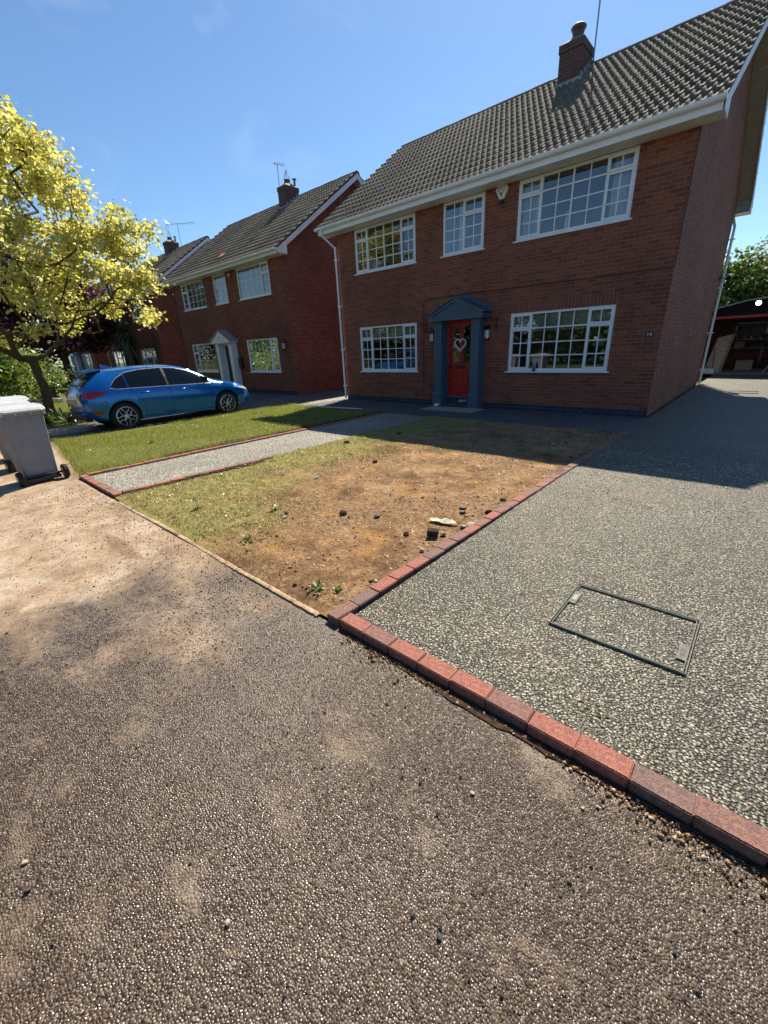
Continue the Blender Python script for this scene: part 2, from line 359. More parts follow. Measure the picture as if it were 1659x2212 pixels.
def soil_mat():
    g = G('bare_soil'); X = g.xyz()
    n = g.noise(2.0, 6, .72); n2 = g.noise(22, 5, .75); n3 = g.noise(.8, 4, .6, vec=g.maps(g.P, loc=(3, 3, 0)))
    soil = g.ramp(n, [(.25, (.055, .033, .021)), (.42, (.18, .102, .055)), (.58, (.37, .225, .115)), (.8, (.54, .40, .26))])
    soil = g.mix(g.ramp(n3, [(.48, 0), (.62, 1)]), soil, g.ramp(n2, [(.3, (.12, .07, .042)), (.7, (.42, .265, .145))]))
    soil = g.mix(.8, soil, g.ramp(n2, [(.25, .38), (.55, 1.), (.8, 1.3)]), 'MULTIPLY')
    # pale plaster spills and orange moss
    wh = g.ramp(g.noise(3.0, 5, .8, vec=g.maps(g.P, loc=(2.2, 8, 0))), [(.685, 0), (.72, 1)])
    soil = g.mix(g.math('MULTIPLY', wh, .8), soil, (.58, .55, .52))
    orange = g.ramp(g.noise(1.7, 4, .6, vec=g.maps(g.P, loc=(7, 1, 0))), [(.58, 0), (.68, 1)])
    soil = g.mix(g.math('MULTIPLY', orange, .35), soil, (.46, .24, .045))
    # turf left on the path side
    e = g.math('ADD', g.math('MULTIPLY', g.math('SUBTRACT', g.noise(1.3, 5, .7), .5), 3.2), g.math('SUBTRACT', 6.45, X[0]))
    front = g.math('MULTIPLY', g.math('SUBTRACT', -7.0, X[1]), .75); front = g.math('MAXIMUM', front, 0)
    e = g.math('ADD', e, front)
    e = g.math('ADD', e, g.math('MULTIPLY', g.math('SUBTRACT', g.noise(5.5, 5, .75), .5), 2.2)); tf = g.ramp(e, [(-.0, 0), (.8, 1)])
    turf = g.ramp(g.noise(9, 5, .75), [(.3, (.14, .14, .04)), (.5, (.26, .25, .085)), (.7, (.42, .37, .16))])
    tf = g.math('MULTIPLY', tf, g.ramp(g.noise(7, 5, .8), [(.35, .25), (.55, 1)]))
    col = g.mix(tf, soil, turf)
    h = g.math('ADD', n2, g.math('MULTIPLY', g.noise(60, 4, .7), .6))
    return g.fin(col, .95, .15, g.bump(h, 1., .03))
def lawn_mat(name='lawn_turf', a=(.05, .07, .015), b=(.20, .20, .06)):
    g = G(name); n = g.noise(26, 5, .8); n2 = g.noise(1.6, 4, .6)
    col = g.ramp(n, [(.3, a), (.7, b)]); col = g.mix(.5, col, g.ramp(n2, [(.3, (.7, .75, .6)), (.7, (1.2, 1.15, 1))]), 'MULTIPLY')
    return g.fin(col, .95, .1, g.bump(n, 1., .03))
M['asphalt'] = asphalt_mat(); M['tarmac'] = tarmac_dark()
M['gravel'] = gravel_mat(); M['pathgravel'] = gravel_mat('path_gravel', 75, ((.36, .34, .28), (.60, .575, .48), (.76, .73, .64), (.88, .85, .77)), .006)
M['soil'] = soil_mat(); M['lawn'] = lawn_mat()
M['darksoil'] = plain('dark_soil', (.05, .03, .02), .95, .1, .45, 30, bump=1., bs=50)
M['sandsoil'] = plain('sandy_soil_spill', (.26, .17, .10), .95, .1, .45, 25, bump=1., bs=60)
M['concrete'] = plain('concrete', (.30, .27, .22), .9, .2, .25, 18, bump=.5)
M['paver_red'] = paver('red_paver', (.34, .14, .105))
M['paver_mix'] = paver('brindle_paver', (.245, .135, .112))
M['paver_grey'] = paver('charcoal_brindle_paver', (.21, .135, .118))

def sheet(name, x0, x1, y0, y1, z, mat, res=None, amp=0, seed=0, f0=3., kind='structure', edge=None):
    if res is None:
        o = B().quad((x0, y0, z), (x1, y0, z), (x1, y1, z), (x0, y1, z)).done(name, mat)
    else:
        nx, ny = int((x1-x0)/res)+1, int((y1-y0)/res)+1
        xs = np.linspace(x0, x1, nx); ys = np.linspace(y0, y1, ny); Xg, Yg = np.meshgrid(xs, ys)
        Z = z+amp*fbm(Xg, Yg, seed, 5, f0)
        if edge: Xg, Yg, Z = edge(Xg, Yg, Z)
        idx = np.arange(nx*ny).reshape(ny, nx)
        F = np.stack([idx[:-1, :-1], idx[:-1, 1:], idx[1:, 1:], idx[1:, :-1]], -1).reshape(-1, 4)
        o = npmesh(name, np.stack([Xg, Yg, Z], -1).reshape(-1, 3), F, mat, smooth=True)
    o['kind'] = kind; return o

# ------------------------------------------------------------------ the setting
H2X, H3X, H4X = -12.36, -24.75, -37.6
H2Y, H3Y, H4Y = .32, .42, .5
sheet('ground', -300, 300, -300, 300, -.06, lawn_mat('rough_grass', (.04, .06, .015), (.11, .13, .04)))
sheet('road', -120, 120, -16.5, -8.93, -.004, M['asphalt'])
def soil_edge(Xg, Yg, Z):
    d = Yg+8.91; return Xg, Yg, .004+(Z-.004)*np.clip(d/.15, 0, 1)**.7
sheet('garden_soil', 4.93, 9.1, -8.91, -1.95, .022, M['soil'], .025, .016, 3, 4., edge=soil_edge)
def lawn_edge(Xg, Yg, Z):
    # front edge runs slightly oblique, turf drops off in a ragged cut by the path
    t = (Xg+.75)/(3.36+.75); Yg = np.where(Yg < -8.3, Yg-(.50*t-.05), Yg)
    fy = -8.42-(.50*t-.05); d = np.minimum(np.minimum(Yg-fy, 3.22-Xg), np.minimum(Xg+.72, -2.0-Yg))
    j = .03*fbm(Xg*1., Yg*1., 71, 4, 9.); ed = d < .03
    Xg = np.where(ed & (Xg > 3.0), Xg+j+.03, Xg); Yg = np.where(ed & (Yg < -8.2), Yg+j, Yg); Yg = np.where(ed & (Yg > -2.2), Yg+2*j, Yg)
    return Xg, Yg, .008+(Z-.008)*np.clip(d/.12, 0, 1)**.6
for nm, pp, z_, m_ in (('road_edge', [(-.76, -8.93), (3.45, -8.93), (3.45, -8.84), (-.76, -8.34)], -.0035, M['asphalt']), ('lawn_base', [(-.76, -8.345), (3.5, -8.85), (3.5, -1.9), (-.76, -1.9)], .004, M['darksoil'])):
    B().quad(*[(a, c, z_) for a, c in pp]).done(nm, m_)['kind'] = 'structure'
sheet('front_lawn', -.72, 3.22, -8.42, -2.0, .045, M['lawn'], .05, .012, 5, 2., edge=lawn_edge)
sheet('gravel_driveway', 9.17, 18, -8.835, 13.5, .038, M['gravel'])
sheet('gravel_path', 3.46, 5.0, -8.84, -1.95, .012, M['pathgravel'])
sheet('house_forecourt', -.35, 9.3, -1.99, .0, .006, M['tarmac'])
sheet('neighbour_drive', -3.45, -.74, -8.93, 9.5, .0, M['tarmac'])
sheet('neighbour_lawn', -12.2, -3.47, -8.75, -1.9, .01, M['lawn'], .12, .015, 8, 2.)
sheet('neighbour_forecourt', -12.7, -3.45, -1.9, .4, .004, M['tarmac'])
sheet('side_strip', -.74, -.05, -2.0, 9.0, .012, M['pathgravel'])
sheet('far_lawn', -28, -15.8, -8.75, -3.2, .0, M['lawn'])
sheet('far_drive', -15.8, -12.7, -8.93, 8, .0, M['tarmac'])
sheet('concrete_slab', -3.0, -1.55, -8.35, -7.2, .012, M['concrete'])
sheet('garage_apron', 7.5, 14, 11.7, 17.5, .05, M['concrete'])
# cut turf / damp soil trench on the lawn side of the path
def ragged_strip(name, pts, wid, z, mat, seed, kind='structure', n=120, fall=0.):
    r = np.random.default_rng(seed); P = np.array(pts, float); seg = np.cumsum([0]+[np.linalg.norm(P[i+1]-P[i]) for i in range(len(P)-1)])
    vs = []; fs = []
    for i in range(n):
        t = seg[-1]*i/(n-1); k = min(np.searchsorted(seg, t, side='right')-1, len(P)-2); u = (t-seg[k])/(seg[k+1]-seg[k])
        c = P[k]*(1-u)+P[k+1]*u; d = (P[k+1]-P[k])/np.linalg.norm(P[k+1]-P[k]); nn = np.array((-d[1], d[0]))
        w1 = wid*(.75+.5*np.sin(t*3+seed)+.6*r.random()); 
        vs += [(c[0], c[1], z), (c[0]+nn[0]*w1*.5, c[1]+nn[1]*w1*.5, z+fall*.6+.008*r.random()), (c[0]+nn[0]*w1, c[1]+nn[1]*w1, z+fall)]
        if i: a = 3*i; fs += [(a-3, a, a+1, a-2), (a-2, a+1, a+2, a-1)]
    o = B().add(vs, fs).done(name, mat); o['kind'] = kind; return o
ragged_strip('soil_trench', [(3.38, -7.6), (3.42, -1.95)], .16, .004, M['darksoil'], 4, fall=.05)
ragged_strip('soil_shadow_gap', [(9.15, -8.93), (16, -8.91)][::-1], .032, .002, M['darksoil'], 9)  # dark soil strip, widened to paint in the shadow gap along the edging
if 0: ragged_strip('soil_spill', [(9.9, -8.965), (14, -8.95)][::-1], .075, .004, M['sandsoil'], 12)
ragged_strip('soil_gap_path', [(4.97, -8.75), (5.06, -6.8)][::-1], .06, .03, M['darksoil'], 14)

# ------------------------------------------------------------------ real pebbles and aggregate near the viewpoint
def island_mat(name, stops, rough, spec, tint=None, patch=None):
    g = G(name); gi = g.n.new('ShaderNodeNewGeometry'); rnd = gi.outputs['Random Per Island']
    col = g.ramp(rnd, stops); big = g.noise(1.3, 6, .7); col = g.mix(.85, col, g.ramp(big, [(.3, (.52, .50, .46)), (.7, (1.25, 1.22, 1.14))]), 'MULTIPLY')
    if patch:
        m_ = g.ramp(g.noise(3.1, 4, .6), [(.3, (.80, .62, .47)), (.5, (1., .92, .84)), (.7, (1.15, 1.16, 1.16))]); col = g.mix(.6, col, m_, 'MULTIPLY')
        near = g.ramp(g.noise(1.7, 5, .7, vec=g.maps(g.P, (1, 1.7, 1), (0, 0, .6), (3, 1, 0))), [(.56, 0), (.72, 1)]); col = g.mix(g.math('MULTIPLY', near, .5), col, (.36, .27, .19))
    rr = g.math('MULTIPLY_ADD', g.math('FRACT', g.math('MULTIPLY', rnd, 7.31)), .3, rough)
    return g.fin(col, rr, spec, g.bump(g.noise(260, 2), .3, .001))
def scatter_stones(name, x0, x1, y0, y1, step, z, flat, mat, seed, keep=None, facet=False, smooth=True, sink=.4):
    r = np.random.default_rng(seed); nx, ny = int((x1-x0)/step), int((y1-y0)/(step*.87)); ii, jj = np.meshgrid(np.arange(nx), np.arange(ny))
    x = x0+(ii+.5*(jj % 2)+r.uniform(-.32, .32, ii.shape))*step; y = y0+(jj+r.uniform(-.32, .32, ii.shape))*step*.87; x, y = x.ravel(), y.ravel()
    if keep is not None: k_ = keep(x, y, r); x, y = x[k_], y[k_]
    n = len(x); a = r.uniform(0, 2*np.pi, n); sx = step*.5*np.clip(r.lognormal(0, .26, n), .5, 1.9); sy = sx*r.uniform(.6, 1., n); sz = sx*flat*r.uniform(.7, 1.3, n)
    if facet:
        t = np.linspace(0, 2*np.pi, 6)[:-1]; unit = np.concatenate([np.stack([np.cos(t), np.sin(t), 0*t], -1), np.stack([.62*np.cos(t+.2), .62*np.sin(t+.2), 0*t+1], -1)])
        F4 = [(i, (i+1) % 5, 5+(i+1) % 5, 5+i) for i in range(5)]; F = [(q[0], q[1], q[2]) for q in F4]+[(q[0], q[2], q[3]) for q in F4]+[(5, 6, 7), (5, 7, 8), (5, 8, 9)]
    else:
        bm = bmesh.new(); bmesh.ops.create_icosphere(bm, subdivisions=1, radius=1); bm.verts.ensure_lookup_table(); unit = np.array([tuple(v.co) for v in bm.verts]); F = [tuple(v.index for v in f.verts) for f in bm.faces]; bm.free()
        keepf = [f for f in F if max(unit[i][2] for i in f) > -.3]; F = keepf
    m = len(unit); U = np.repeat(unit[None], n, 0)*(1+r.normal(0, .10, (n, m, 1)))
    if facet:
        tx, ty = r.normal(0, .22, n), r.normal(0, .22, n); U[:, 5:, 2] = 1+U[:, 5:, 0]*tx[:, None]/flat+U[:, 5:, 1]*ty[:, None]/flat
    L = np.stack([U[:, :, 0]*sx[:, None], U[:, :, 1]*sy[:, None], U[:, :, 2]*sz[:, None]], -1)
    ca, sa = np.cos(a)[:, None], np.sin(a)[:, None]; V = np.stack([L[..., 0]*ca-L[..., 1]*sa+x[:, None], L[..., 0]*sa+L[..., 1]*ca+y[:, None], L[..., 2]+z+(0 if facet else (sz*(1-2*sink)+.0035*fbm(x, y, 23, 4, 9.)+r.normal(0, .0009, n))[:, None])], -1)
    Fc = (np.arange(n)[:, None, None]*m+np.array(F)[None]).reshape(-1, 3)
    o = npmesh(name, V.reshape(-1, 3), Fc, mat, smooth=smooth); o['kind'] = 'stuff'; return o
peb = island_mat('pebbles', [(0, (.06, .055, .042)), (.35, (.15, .138, .098)), (.75, (.32, .30, .22)), (.95, (.54, .51, .41)), (1, (.34, .21, .14))], .4, .35)
for nm, xa_, xb_, ya_, yb_, st_ in (('driveway_pebbles', 9.205, 12.2, -8.80, -6.2, .0118), ('far_driveway_pebbles', 9.215, 12.2, -6.2, -3.4, .0145)):
    scatter_stones(nm, xa_, xb_, ya_, yb_, st_, .032, .74, peb, 5, keep=lambda x, y, r: ~((np.abs(np.abs(x-10.495)-.337) < .014) & (y > -8.17) & (y < -7.6)) & ~((np.abs(np.abs(y+7.885)-.272) < .012) & (x > 10.14) & (x < 10.85)))
scatter_stones('tarmac_chippings', 7.6, 12.2, -11.3, -8.955, .0092, -.0040, .30, island_mat('chippings', [(0, (.023, .0130, .007)), (.5, (.041, .0245, .0135)), (.9, (.066, .043, .026)), (1, (.105, .075, .050))], .44, .45, patch=True), 6,
               keep=lambda x, y, r: (r.random(len(x)) < np.clip((x-7.75)/1.5, 0, .93)*(1-.55*np.clip(fbm(x, y, 90, 4, 2.2)*1.5, 0, 1))) & (y < -8.965-.05*r.random(len(x))), facet=True, smooth=True)
# ------------------------------------------------------------------ paver edgings
BL = {}
def block_mesh():
    bm = bmesh.new(); bmesh.ops.create_cube(bm, size=1)
    bmesh.ops.scale(bm, vec=(.197, .1, .075), verts=bm.verts)
    bmesh.ops.bevel(bm, geom=[e for e in bm.edges if e.verts[0].co.z > 0 or e.verts[1].co.z > 0], offset=.005, segments=2, affect='EDGES')
    me = bpy.data.meshes.new('block'); bm.to_mesh(me); bm.free(); return me
base_block = block_mesh()
for k in ('paver_red', 'paver_mix', 'paver_grey'):
    me = base_block.copy(); me.materials.append(M[k]); BL[k] = me
def edging(name, label, p0, p1, z, seed, pal=('paver_red', 'paver_mix', 'paver_mix', 'paver_grey'), zj=.003):
    r = random.Random(seed); p0, p1 = Vector(p0), Vector(p1); d = p1-p0; L = d.length; n = max(1, round(L/.2)); ang = math.atan2(d.y, d.x)
    root = thing(name, label, 'brick edging', (p0.x, p0.y, 0), 0, None)
    for i in range(n):
        o = link_mesh('edging_block', BL[r.choice(pal)], None, root)
        c = d*((i+.5)/n); o.location = (c.x+r.uniform(-.003, .003), c.y+r.uniform(-.003, .003), z-.0375+r.uniform(-zj, zj))
        o.rotation_euler = (r.uniform(-.008, .008), r.uniform(-.008, .008), ang+r.uniform(-.012, .012)); o.scale = (L/n/.2, 1, 1)
    return root
edging('block_edging', 'long row of red and grey blocks between bare soil and pebble driveway', (9.08, -8.93), (9.15, -1.98), .055, 1)
edging('block_edging', 'curving front row of red blocks between dark tarmac and pebble driveway', (9.14, -8.87), (15.2, -8.87), .055, 6, ('paver_red', 'paver_mix', 'paver_mix', 'paver_grey', 'paver_red'))
edging('block_edging', 'thin red block row along the lawn side of the gravel path', (3.44, -8.8), (3.44, -2.0), .04, 3, ('paver_red', 'paver_mix', 'paver_red'))
edging('block_edging', 'short end row of three red blocks where the gravel path meets the tarmac', (3.42, -8.86), (4.97, -8.86), .04, 4, ('paver_red', 'paver_mix'))
edging('block_edging', 'short row of dark and red blocks on the soil side of the gravel path', (4.93, -8.80), (5.03, -6.6), .05, 5, ('paver_grey', 'paver_grey', 'paver_mix', 'paver_red'))
k = B(); N_ = 260; kx = np.linspace(5.18, 8.95, N_); rr_ = np.random.default_rng(17); P = []
ka = -8.945+.010*fbm(kx, 0*kx, 51, 4, 2.)+rr_.normal(0, .0025, N_); kb_ = ka+.036+.010*fbm(kx, 0*kx+3, 52, 4, 3.); kz = .006+.009*fbm(kx, 0*kx, 53, 4, 2.5)
for i in range(N_): P += [(kx[i], ka[i]-.004, -.02), (kx[i], ka[i], kz[i]), (kx[i], (ka[i]+kb_[i])/2, kz[i]+.004+rr_.normal(0, .001)), (kx[i], kb_[i], kz[i]), (kx[i], kb_[i]+.004, -.02)]
k.add(P, [(5*i+q, 5*i+5+q, 5*i+6+q, 5*i+1+q) for i in range(N_-1) for q in range(4)])
setp(k.done('concrete_kerb', plain('worn_sandy_concrete', (.30, .225, .145), .95, .1, .55, 9, bump=.8, bs=50)), 'thin worn concrete kerb along the front of the soil patch', 'kerb')

# ------------------------------------------------------------------ house parts
def wall_holes(b, x0, x1, z0, z1, holes, y=0., depth=.1):
    xs = sorted({x0, x1, *[h[0] for h in holes], *[h[1] for h in holes]}); zs = sorted({z0, z1, *[h[2] for h in holes], *[h[3] for h in holes]})
    for i in range(len(xs)-1):
        for j in range(len(zs)-1):
            cx, cz = (xs[i]+xs[i+1])/2, (zs[j]+zs[j+1])/2
            if any(h[0] < cx < h[1] and h[2] < cz < h[3] for h in holes): continue
            b.quad((xs[i], y, zs[j]), (xs[i+1], y, zs[j]), (xs[i+1], y, zs[j+1]), (xs[i], y, zs[j+1]))
    for a, c, d, e in holes:
        b.quad((a, y, d), (a, y+depth, d), (a, y+depth, e), (a, y, e)); b.quad((c, y, d), (c, y, e), (c, y+depth, e), (c, y+depth, d))
        b.quad((a, y, e), (c, y, e), (c, y+depth, e), (a, y+depth, e)); b.quad((a, y, d), (a, y+depth, d), (c, y+depth, d), (c, y, d))
def cells4(tr=.27, nb=(2, 3)):
    xs = [0, .225, .5, .775, 1]; out = []
    for i in range(4):
        s = i in (0, 3)
        out.append((xs[i], xs[i+1], 0, 1-tr, s, *nb)); out.append((xs[i], xs[i+1], 1-tr, 1, s, 2, 1))
    return out
def cells2():
    return [(0, .5, 0, .70, False, 2, 3), (0, .5, .70, 1, False, 2, 1), (.5, 1, 0, .70, True, 2, 3), (.5, 1, .70, 1, True, 2, 1)]
def cells_lead(side, gx=5, gz=5):
    if side == 'R': return [(0, .75, 0, 1, False, gx, gz), (.75, 1, 0, .68, True, 2, 3), (.75, 1, .68, 1, True, 2, 2)]
    if side == 'L': return [(.25, 1, 0, 1, False, gx, gz), (0, .25, 0, .68, True, 2, 3), (0, .25, .68, 1, True, 2, 2)]
    return [(0, 1, 0, 1, False, 4, 5)]
def cells3():
    return [(0, .27, 0, 1, False, 2, 4), (.27, .73, 0, .62, True, 2, 2), (.27, .73, .62, 1, True, 2, 1), (.73, 1, 0, 1, False, 2, 4)]
def window(parent, x0, x1, z0, z1, cells, label=None, curtain=None, blind=False, fw=.05, sill=.045, bar=.011, m='upvc'):
    """window frame part with pane, sashes, glazing bars, sill and curtains as sub-parts"""
    zs = z0+sill; W, H = x1-x0, z1-zs
    b = B(); y0, y1 = .018, .085
    b.box(x0, x0+fw, y0, y1, zs, z1); b.box(x1-fw, x1, y0, y1, zs, z1)
    b.box(x0+fw, x1-fw, y0, y1, zs, zs+fw); b.box(x0+fw, x1-fw, y0, y1, z1-fw, z1)
    xb = sorted({c[0] for c in cells if c[0] > 0}); hh = fw*.62
    for xf in xb: b.box(x0+W*xf-hh/2, x0+W*xf+hh/2, y0+.002, y1-.002, zs+fw, z1-fw)
    for c in cells:
        if c[3] < 1:
            a = x0+max(W*c[0]+hh/2, fw) if c[0] > 0 else x0+fw; d = x0+W*c[1]-hh/2 if c[1] < 1 else x1-fw
            b.box(a, d, y0+.004, y1-.004, zs+H*c[3]-hh/2, zs+H*c[3]+hh/2)
    f = b.done('window', M[m], parent, bevel=.004)
    if label: f['label'] = label
    gb = B(); pane = B(); pane.quad((x0+.02, .05, zs+.02), (x1-.02, .05, zs+.02), (x1-.02, .05, z1-.02), (x0+.02, .05, z1-.02))
    for (a, c, d, e, s, nx, nz) in cells:
        X0 = x0+W*a+(hh/2 if a > 0 else fw); X1 = x0+W*c-(hh/2 if c < 1 else fw)
        Z0 = zs+H*d+(hh/2 if d > 0 else fw); Z1 = zs+H*e-(hh/2 if e < 1 else fw)
        if s:
            q = B(); t = .042; o = .012; ya, yb = .004, .06
            X0 -= o; X1 += o; Z0 -= o; Z1 += o
            q.box(X0, X0+t, ya, yb, Z0, Z1); q.box(X1-t, X1, ya, yb, Z0, Z1); q.box(X0+t, X1-t, ya, yb, Z0, Z0+t); q.box(X0+t, X1-t, ya, yb, Z1-t, Z1)
            q.done('sash', M[m], f, bevel=.005); X0 += t; X1 -= t; Z0 += t; Z1 -= t
        for i in range(1, nx):
            x = X0+(X1-X0)*i/nx; gb.box(x-bar, x+bar, .044, .056, Z0, Z1)
        for j in range(1, nz):
            z = Z0+(Z1-Z0)*j/nz; gb.box(X0, X1, .0445, .0555, z-bar, z+bar)
    gb.done('glazing_bars', M[m], f); pane.done('pane', M['glass'], f)
    B().box(x0-.05, x1+.05, -.05, .09, z0, z0+.028).box(x0, x1, .002, .088, z0+.028, zs).done('sill', M[m], f, bevel=.004)
    if curtain:
        for (a, c) in curtain:
            cb = B(); n = max(8, int((c-a)*W*40)); 
            for i in range(n):
                u0, u1 = x0+W*(a+(c-a)*i/n), x0+W*(a+(c-a)*(i+1)/n)
                yy = lambda i: .17+.025*math.sin(i*1.9)+.01*math.sin(i*.7)
                cb.quad((u0, yy(i), zs-.1), (u1, yy(i+1), zs-.1), (u1, yy(i+1), z1+.05), (u0, yy(i), z1+.05))
            cb.done('curtain', M['curtain'], f, smooth=True)
    if blind:
        B().box(x0+.05, x1-.05, .125, .13, z1-.40, z1+.02).box(x0+.05, x1-.05, .118, .138, z1-.42, z1-.40).done('blind', M['blind'], f)
    return f

ROOF_Z0, EAVE_Y, SLOPE, DEPTH = 5.03, -.42, .7065, 7.7
RIDGE_Y = DEPTH/2
def tiled_slope(name, x0, x1, parent, back=False, seed=1, per=.149, amp=.05, gauge=.345, mat=None, sub=10, miss=0.):
    L = (RIDGE_Y-EAVE_Y)*math.sqrt(1+SLOPE**2); cs = 1/math.sqrt(1+SLOPE**2); sn = SLOPE*cs
    rows = int(math.ceil((L-.1)/gauge)); n = int(round((x1-x0)/per))*sub+1
    r = np.random.default_rng(seed); xs = np.linspace(x0, x1, n); ph = (xs-x0)/per*2*np.pi
    c = .5+.5*np.cos(ph+.3*np.sin(ph)); prof = amp*c**2.1
    V = []; Fc = []; k = 0
    tile = ((xs-x0)/(2*per)).astype(int)
    for j in range(rows):
        s0 = j*gauge-.03; s1 = min(s0+gauge+.03, L)
        jit = r.normal(0, .0022, tile.max()+1)[tile]; js = r.normal(0, .004, tile.max()+1)[tile]
        lines = [(s0+js, -.004+0*prof), (s0+js, .034+prof*.55+jit), (s0+.006+js, .044+prof*.95+jit), (s0+.03+js, .050+prof+jit), (s0*.5+s1*.5+js, .026+prof*.9+jit*.5), (s1+0*js, .003+prof*.8)]
        for s, h in lines:
            y = EAVE_Y+s*cs-h*sn; z = ROOF_Z0+s*sn+h*cs
            if back: y = DEPTH-y
            V.append(np.stack([xs, y+0*xs, z+0*xs], -1))
        for q in range(5):
            a = k*n+np.arange(n-1); Fc.append(np.stack([a, a+1, a+n+1, a+n], -1)); k += 1
        k += 1
    V = np.concatenate(V); Fc = np.concatenate(Fc)
    if back: Fc = Fc[:, ::-1]
    return npmesh(name, V, Fc, mat or M['tile'], parent, smooth=False)

def chimney(parent, x, y=3.1, w_=.56, d=.72, zt=8.36, cap='cowl', mat='chimbrick'):
    ch = B().box(x, x+w_, y, y+d, 6.9, zt-.16).box(x-.02, x+w_+.02, y-.02, y+d+.02, zt-.16, zt).done('chimney', M[mat], parent)
    b = B(); b.box(x-.03, x+w_+.03, y-.02, y+.0, 7.30, 7.62)
    for i in range(4): 
        b.box(x+w_, x+w_+.02, y+.18*i, y+.18*(i+1)-.01, 7.42+.127*i, 7.72+.127*i); b.box(x-.02, x, y+.18*i, y+.18*(i+1)-.01, 7.42+.127*i, 7.72+.127*i)
    b.done('flashing', M['lead'], ch)
    cx, cy = x+w_/2, y+d/2
    f = B().add([(x-.02, y-.02, zt+.001), (x+w_+.02, y-.02, zt+.001), (x+w_+.02, y+d+.02, zt+.001), (x-.02, y+d+.02, zt+.001), (cx-.16, cy-.16, zt+.13), (cx+.16, cy-.16, zt+.13), (cx+.16, cy+.16, zt+.13), (cx-.16, cy+.16, zt+.13)],
            [(0, 1, 5, 4), (1, 2, 6, 5), (2, 3, 7, 6), (3, 0, 4, 7), (4, 5, 6, 7)]).done('flaunching', M['mortar'], ch)
    B().lathe([(.16, zt+.08), (.16, zt+.17), (.135, zt+.19), (.125, zt+.25), (.14, zt+.27), (.14, zt+.29)], (cx, cy, 0), 18).done('chimney_pot', M['terracotta'], ch, smooth=True)
    if cap == 'cowl':
        B().lathe([(.11, zt+.28), (.12, zt+.33), (.175, zt+.345), (.18, zt+.37), (.14, zt+.41), (.06, zt+.435), (.0, zt+.44)], (cx, cy, 0), 20).done('cowl', M['steel'], ch, smooth=True)
    else:
        b = B()
        for i in range(8):
            a = i*math.pi/4; b.tube([(cx+.14*math.cos(a), cy+.14*math.sin(a), zt+.28), (cx+.11*math.cos(a), cy+.11*math.sin(a), zt+.40), (cx, cy, zt+.68)], .006, 5)
        b.done('bird_guard', M['ally'], ch)
        B().lathe([(.045, zt+.02), (.045, zt+.3), (.1, zt+.31), (.1, zt+.33)], (cx+.19, cy+.25, 0), 12).done('flue_cap', M['steel'], ch)
    return ch

